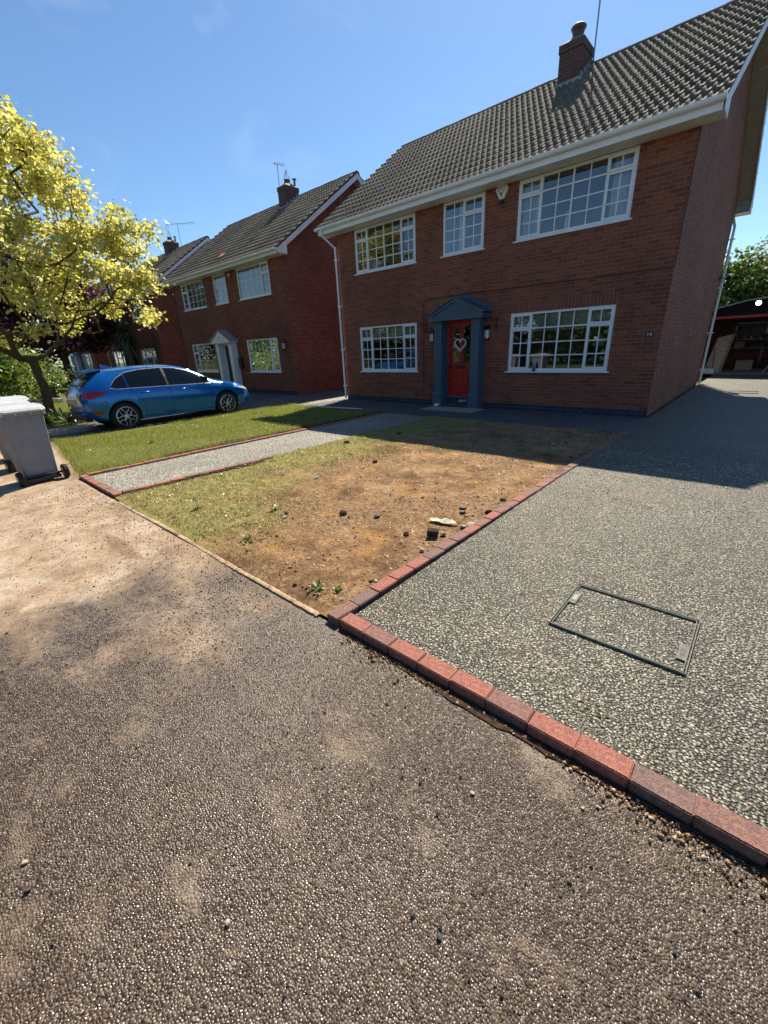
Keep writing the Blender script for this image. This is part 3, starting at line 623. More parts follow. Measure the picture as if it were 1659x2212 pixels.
def house(name, label, X, Y, cfg, group=None):
    W = 9.08; r = thing(name, label, 'house', (X, Y, 0))
    br = M[cfg.get('brick', 'brick2')]; trim = M[cfg.get('trim', 'cream')]
    wins = cfg['windows']; holes = [(x0, x1, z0, z1) for (x0, x1, z0, z1, *_) in wins]+[cfg['door']]
    b = B(); wall_holes(b, 0, W, -.05, 4.95, holes)
    apx = ROOF_Z0+SLOPE*(RIDGE_Y-EAVE_Y)-.03
    for x in (0, W):
        z0 = ROOF_Z0+SLOPE*(-EAVE_Y)-.03
        b.quad((x, 0, -.05), (x, DEPTH, -.05), (x, DEPTH, z0), (x, RIDGE_Y, apx), (x, 0, z0))
    b.quad((0, 0, 4.95), (W, 0, 4.95), (W, 0, 5.3), (0, 0, 5.3))
    b.quad((0, DEPTH, -.05), (W, DEPTH, -.05), (W, DEPTH, 5.3), (0, DEPTH, 5.3))
    b.done('wall', br, r, fix=False)
    pl = B(); dx0, dx1 = cfg['door'][:2]
    pl.box(-.003, dx0, -.003, .02, -.05, .15).box(dx1, W+.003, -.003, .02, -.05, .15).done('plinth', M['bluebrick'], r)
    # floors and back wall inside, so rooms behind the glass are real and dark
    ib = B(); ib.box(.25, W-.25, 3.3, 3.35, 0, 4.9).box(.25, W-.25, .25, 3.3, 2.42, 2.55).box(3.45, 3.5, .25, 3.3, 0, 2.42).box(5.5, 5.55, .25, 3.3, 0, 4.9).box(3.5, 3.52, .25, 3.3, 2.55, 4.9)
    ib.box(.2, W-.2, .2, 3.4, -.02, .1)
    ib.done('interior_walls', M['inwall'], r)
    if cfg.get('soldier'):
        for (x0, x1, z0, z1, *_) in wins:
            if z1 < 3: B().box(x0-.01, x1+.01, -.0025, .02, z1+.004, z1+.225).done('soldier_course', M['soldier'], r)
    # roof
    xa, xb = -.35, W+.35
    rt = tiled_slope('roof', xa, xb, r, seed=cfg.get('seed', 1), **cfg.get('tile', {}))
    tiled_slope('rear_tiles', xa, xb, rt, back=True, seed=cfg.get('seed', 1)+7, sub=4)
    ud = B()
    e = .05
    for sgn in (0, 1):
        f = (lambda y: DEPTH-y) if sgn else (lambda y: y)
        p = [(EAVE_Y, ROOF_Z0-.02), (RIDGE_Y, ROOF_Z0+SLOPE*(RIDGE_Y-EAVE_Y)-.02)]
        ud.quad((xa+.02, f(p[0][0]), p[0][1]), (xb-.02, f(p[0][0]), p[0][1]), (xb-.02, f(p[1][0]), p[1][1]), (xa+.02, f(p[1][0]), p[1][1]))
        ud.quad((xa+.02, f(p[0][0]), p[0][1]-e), (xb-.02, f(p[0][0]), p[0][1]-e), (xb-.02, f(p[1][0]), p[1][1]-e), (xa+.02, f(p[1][0]), p[1][1]-e))
    ud.done('roof_underlay', M['soffit_brown'], rt, fix=False)
    zr = ROOF_Z0+SLOPE*(RIDGE_Y-EAVE_Y)+.0
    rg = B(); n = int((xb-xa)/.45)
    for i in range(n):
        a, c = xa+(xb-xa)*i/n, xa+(xb-xa)*(i+1)/n; rr = .125+.004*math.sin(i*2.7)
        prof = [(RIDGE_Y+rr*1.15*math.cos(t), zr-.055+rr*math.sin(t)) for t in np.linspace(-.25, math.pi+.25, 11)]
        rg.prism(prof, a+.003, c-.003, 0)
    rg.done('ridge_tiles', M['ridge'], rt)
    # eaves: fascia, soffit, gutter front and back
    B().box(xa, xb, EAVE_Y-.02, EAVE_Y, 4.86, 5.035).done('fascia', trim, r, bevel=.004)
    B().box(xa, xb, EAVE_Y, -.002, 4.872, 4.885).done('soffit', M[cfg.get('soffit', 'upvc_dirty')], r)
    B().box(xa, xb, DEPTH-EAVE_Y, DEPTH-EAVE_Y+.02, 4.86, 5.035).box(xa, xb, DEPTH, DEPTH-EAVE_Y, 4.872, 4.885).done('rear_fascia', trim, r)
    g = B(); cy, cz, R = EAVE_Y-.075, 5.02, .058
    prof = [(cy+R*math.cos(t), cz+R*math.sin(t)) for t in np.linspace(math.pi, 2*math.pi, 11)]+[(cy+R, cz+.012), (cy+R*.85, cz+.012)]+[(cy+R*.88*math.cos(t), cz+R*.88*math.sin(t)) for t in np.linspace(2*math.pi, math.pi, 11)]+[(cy-R, cz+.012)]
    g.prism(prof, xa-.03, xb+.01, 0)
    g.box(xa-.034, xa-.03, cy-R, cy+R, cz-R, cz+.01).box(xb+.01, xb+.014, cy-R, cy+R, cz-R, cz+.01)
    for i in range(6):
        x = xa+.4+i*(xb-xa-.6)/5
        p2 = [(cy+(R+.007)*math.cos(t), cz+(R+.007)*math.sin(t)) for t in np.linspace(math.pi-.1, 2*math.pi+.1, 11)]+[(cy+R*.9, cz), (cy-R*.9, cz)]
        g.prism(p2, x, x+.05, 0)
    gm = M[cfg.get('gutter', 'upvc')]
    g.done('gutter', gm, r)
    # verge: bargeboards and soffit on each gable, front and rear
    for side, x in ((0, xa), (1, xb)):
        xi, xo = (x-.0, x+.022) if side == 0 else (x-.022, x)
        wallx = 0 if side == 0 else W
        bb = B(); vs = B()
        for f in ((lambda y: y), (lambda y: DEPTH-y)):
            zl = lambda y: ROOF_Z0+SLOPE*(y-EAVE_Y)
            ya = EAVE_Y-.02; p = [(f(ya), zl(ya)-.02), (f(RIDGE_Y), zl(RIDGE_Y)-.02), (f(RIDGE_Y), zl(RIDGE_Y)-.20), (f(.02), zl(.02)-.20), (f(.02), 4.86), (f(ya), 4.86)]
            bb.prism(p, xi, xo, 0)
            a1, a2 = sorted((x, wallx))
            s = -.003
            vs.quad((a1, f(.0), zl(0)-.17), (a2, f(.0), zl(0)-.17), (a2, f(RIDGE_Y), zl(RIDGE_Y)-.17), (a1, f(RIDGE_Y), zl(RIDGE_Y)-.17))
            vs.quad((a1, f(0.), zl(0)-.17), (a2, f(0.), zl(0)-.17), (a2, f(0.), 4.872), (a1, f(0.), 4.872))
        bb.done('bargeboard', M[cfg.get('barge', 'pinkwhite')], r, fix=True); vs.done('verge_soffit', M['soffit_brown'], r, fix=False)
    chimney(r, 5.24, cap=cfg.get('cap', 'cage'), mat=cfg.get('chim', 'chimbrick'))
    for (x0, x1, z0, z1, cells, kw) in wins: window(r, x0, x1, z0, z1, cells, **kw)
    return r

def downpipe(parent, x, y, mat, top=4.95, swan=True, col=.034):
    pts = []
    if swan: pts += [(x-.12, EAVE_Y-.075 if y < 1 else y+.42, top+.02), (x-.12, EAVE_Y-.075 if y < 1 else y+.42, top-.1), (x, y, top-.42)]
    else: pts += [(x, y, top)]
    pts += [(x, y, 3.), (x, y, 1.5), (x, y, .05)]
    b = B().tube(pts, col, 12)
    for z in (4.2, 2.9, 1.6, .45): b.box(x-.045, x+.045, y-.04, y+.05, z, z+.035).box(x-.08, x+.08, y+.035, y+.055, z, z+.03)
    return b.done('downpipe', mat, parent, smooth=False)

# ------------------------------------------------------------------ house number 14 (nearest)
C4 = cells4()
UZ, UT, LZ, LT = 3.70, 4.868, .905, 2.25
wl_ = [(.752, 3.03, UZ, UT, C4, dict()),
       (3.897, 5.06, UZ, UT, cells2(), dict(curtain=[(.33, .5), (.84, 1.)])),
       (5.875, 8.19, UZ, UT, C4, dict(curtain=[(.0, .2), (.81, 1.)])),
       (.752, 3.04, LZ, LT, C4, dict(blind=True)),
       (5.872, 8.182, LZ, LT, C4, dict(blind=True))]
H1 = house('brick_house', 'nearest red brick house with a red front door and blue porch, behind the bare soil', 0, 0,
           dict(brick='brick', trim='upvc', windows=wl_, door=(4.08, 4.98, .0, 2.21), soldier=True, cap='cowl', seed=3, gutter='upvc'))
downpipe(H1, -.02, -.075, M['upvc']); downpipe(H1, 9.15, 7.70, M['upvc_dirty'], col=.036)
# door
dr = B(); X0, X1, Z0, Z1 = 4.13, 4.93, .30, 2.20; yd = -.02
dr.box(X0, X0+.13, yd, yd+.04, Z0, Z1).box(X1-.13, X1, yd, yd+.04, Z0, Z1).box(X0+.13, X1-.13, yd, yd+.04, Z1-.13, Z1).box(X0+.13, X1-.13, yd, yd+.04, Z0, Z0+.2)
dr.box(X0+.13, X1-.13, yd, yd+.04, .93, 1.14)
xm = (X0+X1)/2; dr.box(xm-.055, xm+.055, yd, yd+.04, Z0+.2, .93).box(xm-.055, xm+.055, yd, yd+.04, 1.14, Z1-.13)
for a, c in ((X0+.13, xm-.055), (xm+.055, X1-.13)):
    dr.box(a, c, yd+.018, yd+.03, Z0+.2, .93).box(a+.05, c-.05, yd+.006, yd+.02, Z0+.25, .88)
dr.box(X0-.0, X1, yd-.03, yd, Z0-.0, Z0+.05)
door = dr.done('front_door', M['reddoor'], H1, bevel=.004)
for a, c in ((X0+.13, xm-.055), (xm+.055, X1-.13)):
    B().quad((a, yd+.02, 1.14), (c, yd+.02, 1.14), (c, yd+.02, Z1-.13), (a, yd+.02, Z1-.13)).done('door_pane', glass_mat('door_glass', .16, 1.2) if 'dg' not in M else M['dg'], door)
B().box(xm-.14, xm+.14, yd-.012, yd, 1.0, 1.09).done('letterbox', M['black'], door, bevel=.004)
B().tube([(X0+.06, yd, 1.03), (X0+.06, yd-.05, 1.03), (X0+.17, yd-.055, 1.03)], .011, 8).box(X0+.04, X0+.08, yd-.008, yd, .95, 1.12).done('door_handle', M['black'], door)
B().box(4.08, 4.13, -.03, .05, .28, 2.21).box(4.93, 4.98, -.03, .05, .28, 2.21).box(4.08, 4.98, -.03, .05, 2.20, 2.24).box(4.05, 5.02, -.10, .03, .24, .30).done('door_frame', M['porchblue'], H1, bevel=.004)
# classical surround
yf = -.31
for a, c in ((3.845, 4.085), (4.975, 5.215)):
    b = B().box(a, c, yf, -.001, .39, 2.2).box(a-.035, c+.035, yf-.035, -.001, .0, .36)
    b.add([(a-.035, yf-.035, .36), (c+.035, yf-.035, .36), (c+.035, 0, .36), (a-.035, 0, .36), (a, yf, .40), (c, yf, .40), (c, 0, .40), (a, 0, .40)], [(0, 1, 5, 4), (1, 2, 6, 5), (3, 0, 4, 7), (4, 5, 6, 7)])
    b.done('pilaster', M['porchblue'], H1, bevel=.005)
pa, pc, pyf = 3.74, 5.34, -.42; pm = (pa+pc)/2; zb, zt_ = 2.20, 2.315; za = 2.70
pb = B().box(pa, pc, pyf, -.001, zb, zt_)
pb.prism([(pa+.08, zt_), (pc-.08, zt_), (pm, za-.06)], pyf+.035, -.001, 1)
for sg in (-1, 1):
    e_ = pa if sg < 0 else pc
    pb.prism([(e_-sg*.0+sg*.0, zt_), (e_-sg*.12, zt_), (pm, za-.075), (pm, za), (e_, zt_+.03)], pyf, pyf+.035, 1)
pb.done('pediment', M['porchblue'], H1, bevel=.003)
cr = B()
for sg in (-1, 1):
    e_ = (pa if sg < 0 else pc)+sg*.05
    n = 6
    for i in range(n):
        f0, f1 = i/n, (i+1)/n
        xa_, za_ = e_+(pm-e_)*f0, zt_+.02+(za+.02-zt_-.02)*f0; xb_, zb_ = e_+(pm-e_)*(f1), zt_+.02+(za+.02-zt_-.02)*f1
        cr.add([(xa_, pyf-.03, za_+.028), (xb_, pyf-.03, zb_+.006), (xb_, 0, zb_+.006), (xa_, 0, za_+.028), (xa_, pyf-.03, za_), (xb_, pyf-.03, zb_-.02), (xb_, 0, zb_-.02), (xa_, 0, za_)],
               [(0, 1, 2, 3), (4, 7, 6, 5), (0, 4, 5, 1), (0, 3, 7, 4), (1, 5, 6, 2)])
        # stepped flashing against the brickwork
        xl, xr = sorted((xa_, xb_)); cr.box(xl, xr-.005, -.012, -.001, min(za_, zb_), max(za_, zb_)+.085)
cr.done('porch_roof', M['porchblue'], H1)
B().box(4.086, 4.975, -.30, -.0, .0, .135).done('door_step', M['bluebrick'], H1, bevel=.006)
B().box(4.086, 4.975, -.06, .04, .135, .24).done('threshold', M['bluebrick'], H1)
cbl = B().tube([(2.93, -.012, .33), (3.0, -.012, .27), (3.03, -.012, .40), (3.24, -.012, .41), (3.28, -.012, .48), (3.29, -.012, 2.7), (3.36, -.012, 2.79), (4.24, -.012, 2.80), (8.9, -.012, 2.79), (9.09, -.012, 2.79), (9.092, -.005, 2.9), (9.092, -.005, 4.86)], .008, 6)
cbl.done('wall_cable', M['rubber'], H1)
setp(B().box(3.86, 5.45, -.98, -.32, 0, .022).done('concrete_apron', M['concrete'], bevel=.008), 'rough concrete apron in front of the red door step', 'paving slab')

# fixtures on house 14, each a thing of its own
def wall_lamp(x, label, y=-.01):
    t = thing('wall_lamp', label, 'wall lamp', (x, y, 1.73), 0, 'lamps beside the red door')
    B().box(-.055, .055, -.012, .01, -.02, .30).prism([(-.012, .30), (-.06, .30), (-.10, .27), (-.125, .22), (-.125, .20), (-.012, .20)], -.06, .06, 0).box(-.055, .055, -.115, -.012, -.015, .0).done('lamp_housing', M['black'], t, bevel=.006)
    B().prism([(-.012, 0), (-.10, 0), (-.108, .1), (-.10, .2), (-.012, .2)], -.047, .047, 0).done('lamp_glass', plain('frosted_lamp_glass', (.75, .76, .74), .3), t, bevel=.01)
    b = B().tube([(0, -.105, 0), (0, -.118, .1), (0, -.11, .2)], .006, 5).tube([(.05, -.06, 0), (.053, -.06, .1), (.05, -.06, .2)], .006, 5); b.done('lamp_cage', M['black'], t)
    return t
wall_lamp(3.62, 'black half-round wall lamp left of the red door'); wall_lamp(5.30, 'black half-round wall lamp right of the red door')
def bracket(x, label):
    t = thing('hanging_bracket', label, 'bracket', (x, -.005, 1.95), 0, 'hanging basket brackets')
    B().box(-.012, .012, -.008, .002, -.02, .25).done('back_plate', M['black'], t)
    B().tube([(0, -.005, .22), (-.02, -.16, .235), (-.03, -.28, .24), (-.03, -.31, .26), (-.03, -.30, .28)], .007, 6).tube([(0, -.005, .0), (-.02, -.12, .14), (-.03, -.24, .235)], .006, 6).done('arm', M['black'], t)
bracket(3.38, 'black iron basket bracket between ground floor window and red door, left of the porch'); bracket(5.52, 'black iron basket bracket on the right of the blue porch')
# alarm box
t = thing('alarm_box', 'white shield-shaped alarm box under the eaves beside the large upper window', 'alarm box', (5.50, -.002, 4.70))
hexp = [(-.15, .09), (-.10, .17), (.10, .17), (.15, .09), (.05, -.10), (-.05, -.10)]
B().prism(hexp, -.075, 0, 1).done('alarm_cover', M['upvc_dirty'], t, bevel=.012)
B().box(-.045, .045, -.065, 0, -.16, -.10).done('strobe', M['black'], t, bevel=.01)
text_mesh('lettering', 'NEWARK', .052, M['black'], t, (0, -.077, .115), (math.pi/2, 0, 0)); text_mesh('lettering', 'Alarm Systems', .034, M['black'], t, (0, -.077, .072), (math.pi/2, 0, 0))
B().prism([(-.022, .02), (-.06, .05), (-.075, .045), (-.02, .0), (-.012, -.05), (0, -.062), (.012, -.05), (.02, .0), (.075, .045), (.06, .05), (.022, .02)], -.079, -.075, 1).done('emblem', M['black'], t)
t = thing('house_number', 'small black number 14 plate on the brick wall right of the window', 'number plate', (8.87, -.003, 1.64))
B().box(-.07, .07, -.008, 0, -.055, .055).done('plate', M['black'], t, bevel=.004)
text_mesh('digits', '14', .10, M['upvc'], t, (0, -.01, 0), (math.pi/2, 0, 0), .001)
# heart wreath
t = thing('heart_wreath', 'white wicker heart hanging on the red front door', 'wreath', (4.53, -.07, 1.62))
hp = []
for i in range(41):
    a = 2*math.pi*i/40; hp.append((.0105*16*math.sin(a)**3, 0, .0105*(13*math.cos(a)-5*math.cos(2*a)-2*math.cos(3*a)-math.cos(4*a))))
b = B()
for q in range(5):
    of = q*1.26; b.tube([(x+.018*math.cos(i*.9+of), .018*math.sin(i*.9+of), z+.014*math.sin(i*.7+of)) for i, (x, y, z) in enumerate(hp)], .009, 5)
b.done('wicker_heart', plain('white_wicker', (.62, .60, .62), .8, .2, .3, 60), t)
B().tube([(0, .0, .11), (0, .02, .3), (0, .03, .5)], .004, 5).done('ribbon', M['reddoor'], t)
# shoes and rag on the step
t = thing('striped_sandals', 'cream and brown striped sandals on the dark door step', 'sandals', (4.70, -.2, .137), .3)
for i, xx in enumerate((-.055, .055)):
    pts = [(xx+.04*math.cos(a)*(1 if math.sin(a) > 0 else .8), .12*math.sin(a)) for a in np.linspace(0, 2*math.pi, 20)[:-1]]
    s = B().prism(pts, 0, .022, 2).done('sole', plain('sandal_brown', (.16, .10, .06), .8) if i == 0 else bpy.data.materials['sandal_brown'], t)
    bb = B()
    for yy in (.0, .04, .075): bb.tube([(xx-.042, yy, .015), (xx-.03, yy, .05), (xx, yy, .062), (xx+.03, yy, .05), (xx+.042, yy, .015)], .011, 6)
    bb.done('strap', M['cream'], s)
setp(B().add([(3.9, -.40, .045), (4.02, -.46, .03), (4.12, -.42, .09), (4.06, -.33, .035), (3.96, -.36, .10)], [(0, 1, 4), (1, 2, 4), (2, 3, 4), (3, 0, 4), (0, 3, 2, 1)]).done('crumpled_paper', plain('white_paper', (.75, .75, .75), .9)), 'crumpled white paper beside the left porch pillar', 'litter')
# security floodlight + hooks on the gable
t = thing('security_light', 'black twin floodlight high on the side wall by the rear downpipe', 'floodlight', (9.1, 7.35, 3.15))
b = B().box(0, .04, -.05, .05, -.06, .06).tube([(.03, 0, 0), (.14, 0, .02)], .015, 6); b.done('mount', M['black'], t)
for s in (-1, 1):
    B().lathe([(.03, 0), (.055, .04), (.06, .13), (.055, .14)], (.16, s*.11, .02+.03*s), 12, axis=0).tube([(.12, 0, .01), (.17, s*.1, .02+.03*s)], .012, 6).done('lamp_head', M['black'], t)
for i, (yy, zz) in enumerate(((1.09, 1.55), (3.07, 1.58), (4.82, 1.54), (6.68, 1.54))):
    h = B().box(0, .006, -.02, .02, -.07, .07).tube([(.0, 0, .05), (.09, 0, .06), (.11, 0, .03), (.09, 0, -.02), (.01, 0, -.06)], .010, 6)
    o = h.done('hose_hook', M['ally']); o.location = (9.083, yy, zz)
    setp(o, ['pale metal wall hook nearest the front corner of the gable', 'second pale wall hook along the shaded gable', 'third pale wall hook along the shaded gable', 'pale wall hook beside the rear downpipe'][i], 'hook', 'hooks on the side wall')
# aerial mast beside the chimney
t = thing('aerial_mast', 'tall thin metal mast rising from the near chimney out of view', 'aerial', (5.86, 3.72, 7.3))
B().tube([(0, 0, 0), (.015, 0, 3.6)], .02, 8).done('mast', M['ally'], t)
B().box(-.09, .02, -.03, .03, .75, .79).box(-.09, .02, -.03, .03, .45, .49).done('bracket', M['steel'], t)
# telephone wire
setp(B().tube([(9.085, 3.70, 6.63), (9.5, 3.29, 6.57), (10.4, 2.4, 6.46), (14, -1.2, 6.2), (24, -11, 6.1)], .009, 6).done('telephone_wire', M['upvc_dirty']), 'thin twisted wire running from the gable to the upper right', 'wire')

# ------------------------------------------------------------------ neighbouring houses
CU = dict(curtain=[(0, 1)], bar=.007)
def neigh(name, label, X, Y, wins, door, seed, **k):
    return house(name, label, X, Y, dict(windows=wins, door=door, seed=seed, **k))
w2 = [(.752, 3.03, UZ, UT, cells_lead('L', 4, 4), CU), (3.897, 5.0, UZ, UT, cells_lead('M'), CU), (5.9, 8.19, UZ, UT, cells_lead('R', 5, 5), CU),
      (.752, 3.04, LZ-.06, LT-.06, cells_lead('L', 4, 5), dict(bar=.007, curtain=[(.26, .42)])), (5.9, 8.182, LZ-.06, LT-.06, cells_lead('R', 6, 5), dict(bar=.007, curtain=[(0, .32)]))]
H2 = neigh('brick_house', 'second red brick house with white pedimented door, behind the blue hatchback', H2X, H2Y, w2, (3.95, 4.85, 0, 2.2), 11, tile=dict(sub=8))
def white_porch(par, x0, x1, zt=2.12, m='upvc', rm='lead', dm='black'):
    xm = (x0+x1)/2
    for a, c, s in ((x0, x0+.24, 1), (x1-.24, x1, -1)):
        B().box(a, c, -.30, -.001, 0, zt).box(a-.02, c+.02, -.32, -.001, 0, .18).done('pilaster', M[m], par, bevel=.006)
    B().prism([(x0-.12, zt), (x1+.12, zt), (x1+.12, zt+.1), (xm, zt+.48), (x0-.12, zt+.1)], -.42, -.001, 1).done('pediment', M[m], par, bevel=.004)
    for sg in (-1, 1):
        e_ = x0-.2 if sg < 0 else x1+.2
        B().add([(e_, -.46, zt+.11), (xm, -.46, zt+.55), (xm, 0, zt+.55), (e_, 0, zt+.11), (e_, -.46, zt+.07), (xm, -.46, zt+.5), (xm, 0, zt+.5), (e_, 0, zt+.07)], [(0, 1, 2, 3), (4, 7, 6, 5), (0, 4, 5, 1), (0, 3, 7, 4), (2, 6, 7, 3)]).done('porch_roof', M[rm], par)
    d = B().box(x0+.24, x0+.30, -.02, .05, 0, zt).box(x1-.30, x1-.24, -.02, .05, 0, zt).box(x0+.3, x1-.3, 0, .05, zt-.1, zt).done('door_frame', M[m], par)
    B().box(x0+.30, x1-.30, .0, .04, .12, zt-.1).box(x0+.42, x1-.42, -.006, .0, .3, .9).box(x0+.42, x1-.42, -.006, .0, 1.05, zt-.25).box(x0+.3, x1-.3, -.1, .04, 0, .12).done('front_door', M[dm], par, bevel=.003)
white_porch(H2, 3.72, 5.08)
downpipe(H2, -.03, -.075, M['black'])
B().prism([(4.37, 2.3), (4.43, 2.3), (4.40, 2.42)], -.428, -.422, 1).done('porch_number', M['black'], H2)
t = thing('carriage_lamp', 'dark carriage lantern on the corner of the second house', 'wall lamp', (H2X+8.75, H2Y-.01, 1.95))
B().box(-.03, .03, -.02, 0, -.05, .15).tube([(0, -.01, .1), (0, -.12, .14), (0, -.14, .08)], .01, 6).lathe([(.0, .09), (.05, .05), (.07, .02), (.075, .0)], (0, -.14, 0), 8).lathe([(.075, -.2), (.05, -.24), (0, -.27)], (0, -.14, 0), 8).done('lamp_housing', M['black'], t)
B().lathe([(.055, -.2), (.07, .0)], (0, -.14, 0), 8).done('lamp_glass', plain('lantern_glass', (.5, .42, .28), .2), t)
t = thing('alarm_box', 'small maroon alarm box between the upper windows of the second house', 'alarm box', (H2X+5.42, H2Y, 4.72))
B().box(-.12, .12, -.06, 0, -.11, .11).done('alarm_cover', plain('maroon_plastic', (.20, .035, .03), .4), t, bevel=.02); B().box(-.06, .06, -.064, -.058, -.02, .05).done('badge', M['upvc_dirty'], t)
setp(B().box(H2X+5.2, H2X+5.42, H2Y-.12, H2Y, 1.05, 1.5).done('post_box', M['black'], bevel=.01), 'black wall letterbox right of the white porch', 'letterbox')
# slipped orange tile
setp(B().prism([(-.12, .0), (.12, .0), (.12, .03), (-.12, .03)], 0, .3, 1).done('orange_tile', plain('orange_clay', (.5, .16, .08), .8)), 'single bright orange replacement tile low on the second roof', 'roof tile')
o = bpy.data.objects['orange_tile']; o.location = (H2X+4.6, H2Y+.15, ROOF_Z0+SLOPE*.57+.04); o.rotation_euler = (math.atan(SLOPE), 0, 0); o.scale = (1.5, 1, 1.4)

w3 = [(.752, 3.03, UZ, UT, cells3(), CU), (3.897, 5.0, UZ, UT, cells_lead('M'), CU), (5.9, 8.19, UZ, UT, cells3(), CU),
      (.752, 3.04, LZ, LT-.06, cells3(), {}), (5.9, 8.182, LZ, LT-.06, cells3(), {})]
H3 = neigh('brick_house', 'third red brick house, seen behind the palm above the blue car roof', H3X, H3Y, w3, (3.95, 4.85, 0, 2.2), 17, tile=dict(sub=4))
white_porch(H3, 3.8, 5.0, m='felt', rm='felt'); downpipe(H3, -.03, -.075, M['soffit_brown'])
H4 = neigh('brick_house', 'fourth red brick house with pale grey door, farthest left behind the trees', H4X, H4Y, w3, (3.95, 4.85, 0, 2.2), 19, tile=dict(sub=4))
white_porch(H4, 3.6, 5.2, m='upvc_dirty', dm='lead')
def aerial(x, y, z, h, label, yag=.9, az=0., refl=True, group='television aerials on the roofs'):
    t = thing('tv_aerial', label, 'aerial', (x, y, z), az, group)
    B().tube([(0, 0, 0), (0, 0, h)], .016, 6).done('mast', M['ally'], t)
    b = B().tube([(-yag*.4, 0, h+.05), (yag*.6, 0, h-.02)], .012, 6)
    for i in range(9): 
        x_ = -yag*.2+i*yag*.1; z_ = h+.05-(x_+yag*.4)*.07; b.tube([(x_, -.13, z_), (x_, .13, z_)], .006, 4).tube([(x_, 0, z_-.05), (x_, 0, z_+.05)], .006, 4)
    if refl:
        for s in (-1, 1):
            for yy in (-.15, 0, .15): b.tube([(-yag*.3, yy, h+.04), (-yag*.45-.0, yy, h+.04+s*.28)], .006, 4)
            for q in (.1, .2, .28): b.tube([(-yag*.3-.15*yag*q/.28, -.16, h+.04+s*q), (-yag*.3-.15*yag*q/.28, .16, h+.04+s*q)], .006, 4)
    b.done('antenna', M['ally'], t)
aerial(H3X+6.3, H3Y+3.75, 8.0, 1.25, 'large grid television aerial on the chimney of the third house', 2.0, .5)
aerial(H2X+5.15, H2Y+3.3, 7.9, 1.35, 'small television aerial beside the caged chimney pot', .5, 1.1, False)

# ------------------------------------------------------------------ garage behind the house
GR = thing('garage', 'open-fronted garage with dark felt roof and red fascia at the end of the driveway', 'garage', (0, 0, 0))
gx0, gx1, gy0, gy1, gz = 7.7, 14.2, 11.9, 17.6, 2.16
b = B(); b.box(gx0, gx0+.11, gy0, gy1, 0, gz).box(gx1-.11, gx1, gy0, gy1, 0, gz)
b.box(gx0+.11, 9.2, gy1-.11, gy1, 0, gz).box(9.2, 11.6, gy1-.11, gy1, 0, 1.25).box(9.2, 11.6, gy1-.11, gy1, 2.0, gz).box(11.6, gx1-.11, gy1-.11, gy1, 0, gz)
b.done('wall', M['brick2'], GR, fix=False)
fp = [(gx0-.25, gz+.10), (8.72, 2.48), (9.67, 2.70), (10.3, 2.755), (11.1, 2.79), (12.0, 2.72), (gx1+.25, gz+.10)]
B().prism([(gx0-.25, gz-.02)]+fp+[(gx1+.25, gz-.02)], gy0-.06, gy0, 1).done('gable_panel', M['felt'], GR)
rf = B()
for (a, c), (d, e) in zip(fp, fp[1:]):
    rf.add([(a, gy0-.12, c+.012), (d, gy0-.12, e+.012), (d, gy1+.2, e+.012), (a, gy1+.2, c+.012), (a, gy0-.12, c-.03), (d, gy0-.12, e-.03), (d, gy1+.2, e-.03), (a, gy1+.2, c-.03)], [(0, 1, 2, 3), (4, 7, 6, 5), (0, 4, 5, 1), (3, 2, 6, 7)])
rf.done('roof', M['lead'], GR); x0, x1, y0, y1 = gx0-.25, gx1+.25, gy0-.06, gy1
B().box(x0, x1, y0-.025, y0-.002, gz-.06, gz+.03).done('fascia', M['redpaint'], GR)
B().add([(a, gy1-.02, c) for a, c in [(gx0, gz)]+fp[1:-1]+[(gx1, gz)]], [tuple(range(7))]).done('rear_gable', M['brick2'], GR)
t = thing('security_lamp', 'glowing round lamp on the dark garage gable above the red fascia', 'lamp', (10.02, gy0-.07, 2.575))
B().box(-.03, .03, -.05, .01, -.10, .0).lathe([(.04, .0), (.085, -.06), (.09, -.08)], (0, 0, 0), 18, axis=1).done('lamp_housing', M['ally'], t)
gg = G('lit_lamp'); gg.fin((1, .9, .7), Emission_Color=(1, .93, .78), Emission_Strength=5.)
B().lathe([(.082, -.078), (.07, -.095), (.0, -.10)], (0, 0, 0), 18, axis=1).done('lamp_lens', gg.m, t)
B().box(9.2, 11.6, gy1-.08, gy1-.03, 1.25, 1.30).box(9.2, 11.6, gy1-.08, gy1-.03, 1.95, 2.0).box(10.35, 10.42, gy1-.08, gy1-.03, 1.3, 1.95).box(9.2, 9.26, gy1-.08, gy1-.03, 1.3, 1.95).done('window_frame', M['upvc_dirty'], GR)
B().quad((9.26, gy1-.05, 1.3), (11.6, gy1-.05, 1.3), (11.6, gy1-.05, 1.95), (9.26, gy1-.05, 1.95)).done('window_pane', plain('opaque_grey_glass', (.10, .105, .10), .4, .4, .5, 5), GR)  # opaque grey pane, dimness put into its colour to block bright ground beyond
wood = plain('pale_timber', (.33, .23, .13), .8, .2, .3, 12); beige = plain('beige_hardboard', (.50, .34, .24), .8, .2, .2, 9)
wb = thing('workbench', 'cluttered timber workbench at the back of the garage', 'workbench', (10.4, 16.9, 0))
B().box(-1.6, 1.6, -.35, .35, .86, .91).done('bench_top', wood, wb)
for sx in (-1.5, 0, 1.5):
    B().box(sx-.04, sx+.04, -.3, -.22, 0, .86).done('leg', wood, wb)
t = thing('paper_bag', 'white gift bag with a handle on the garage window sill', 'bag', (11.0, 17.2, 1.26))
B().prism([(-.16, 0), (.16, 0), (.18, .26), (-.18, .26)], -.06, .06, 1).done('bag_body', M['upvc'], t)
B().tube([(-.07, 0, .26), (-.06, 0, .37), (0, 0, .41), (.06, 0, .37), (.07, 0, .26)], .008, 5).done('handle', M['upvc'], t)
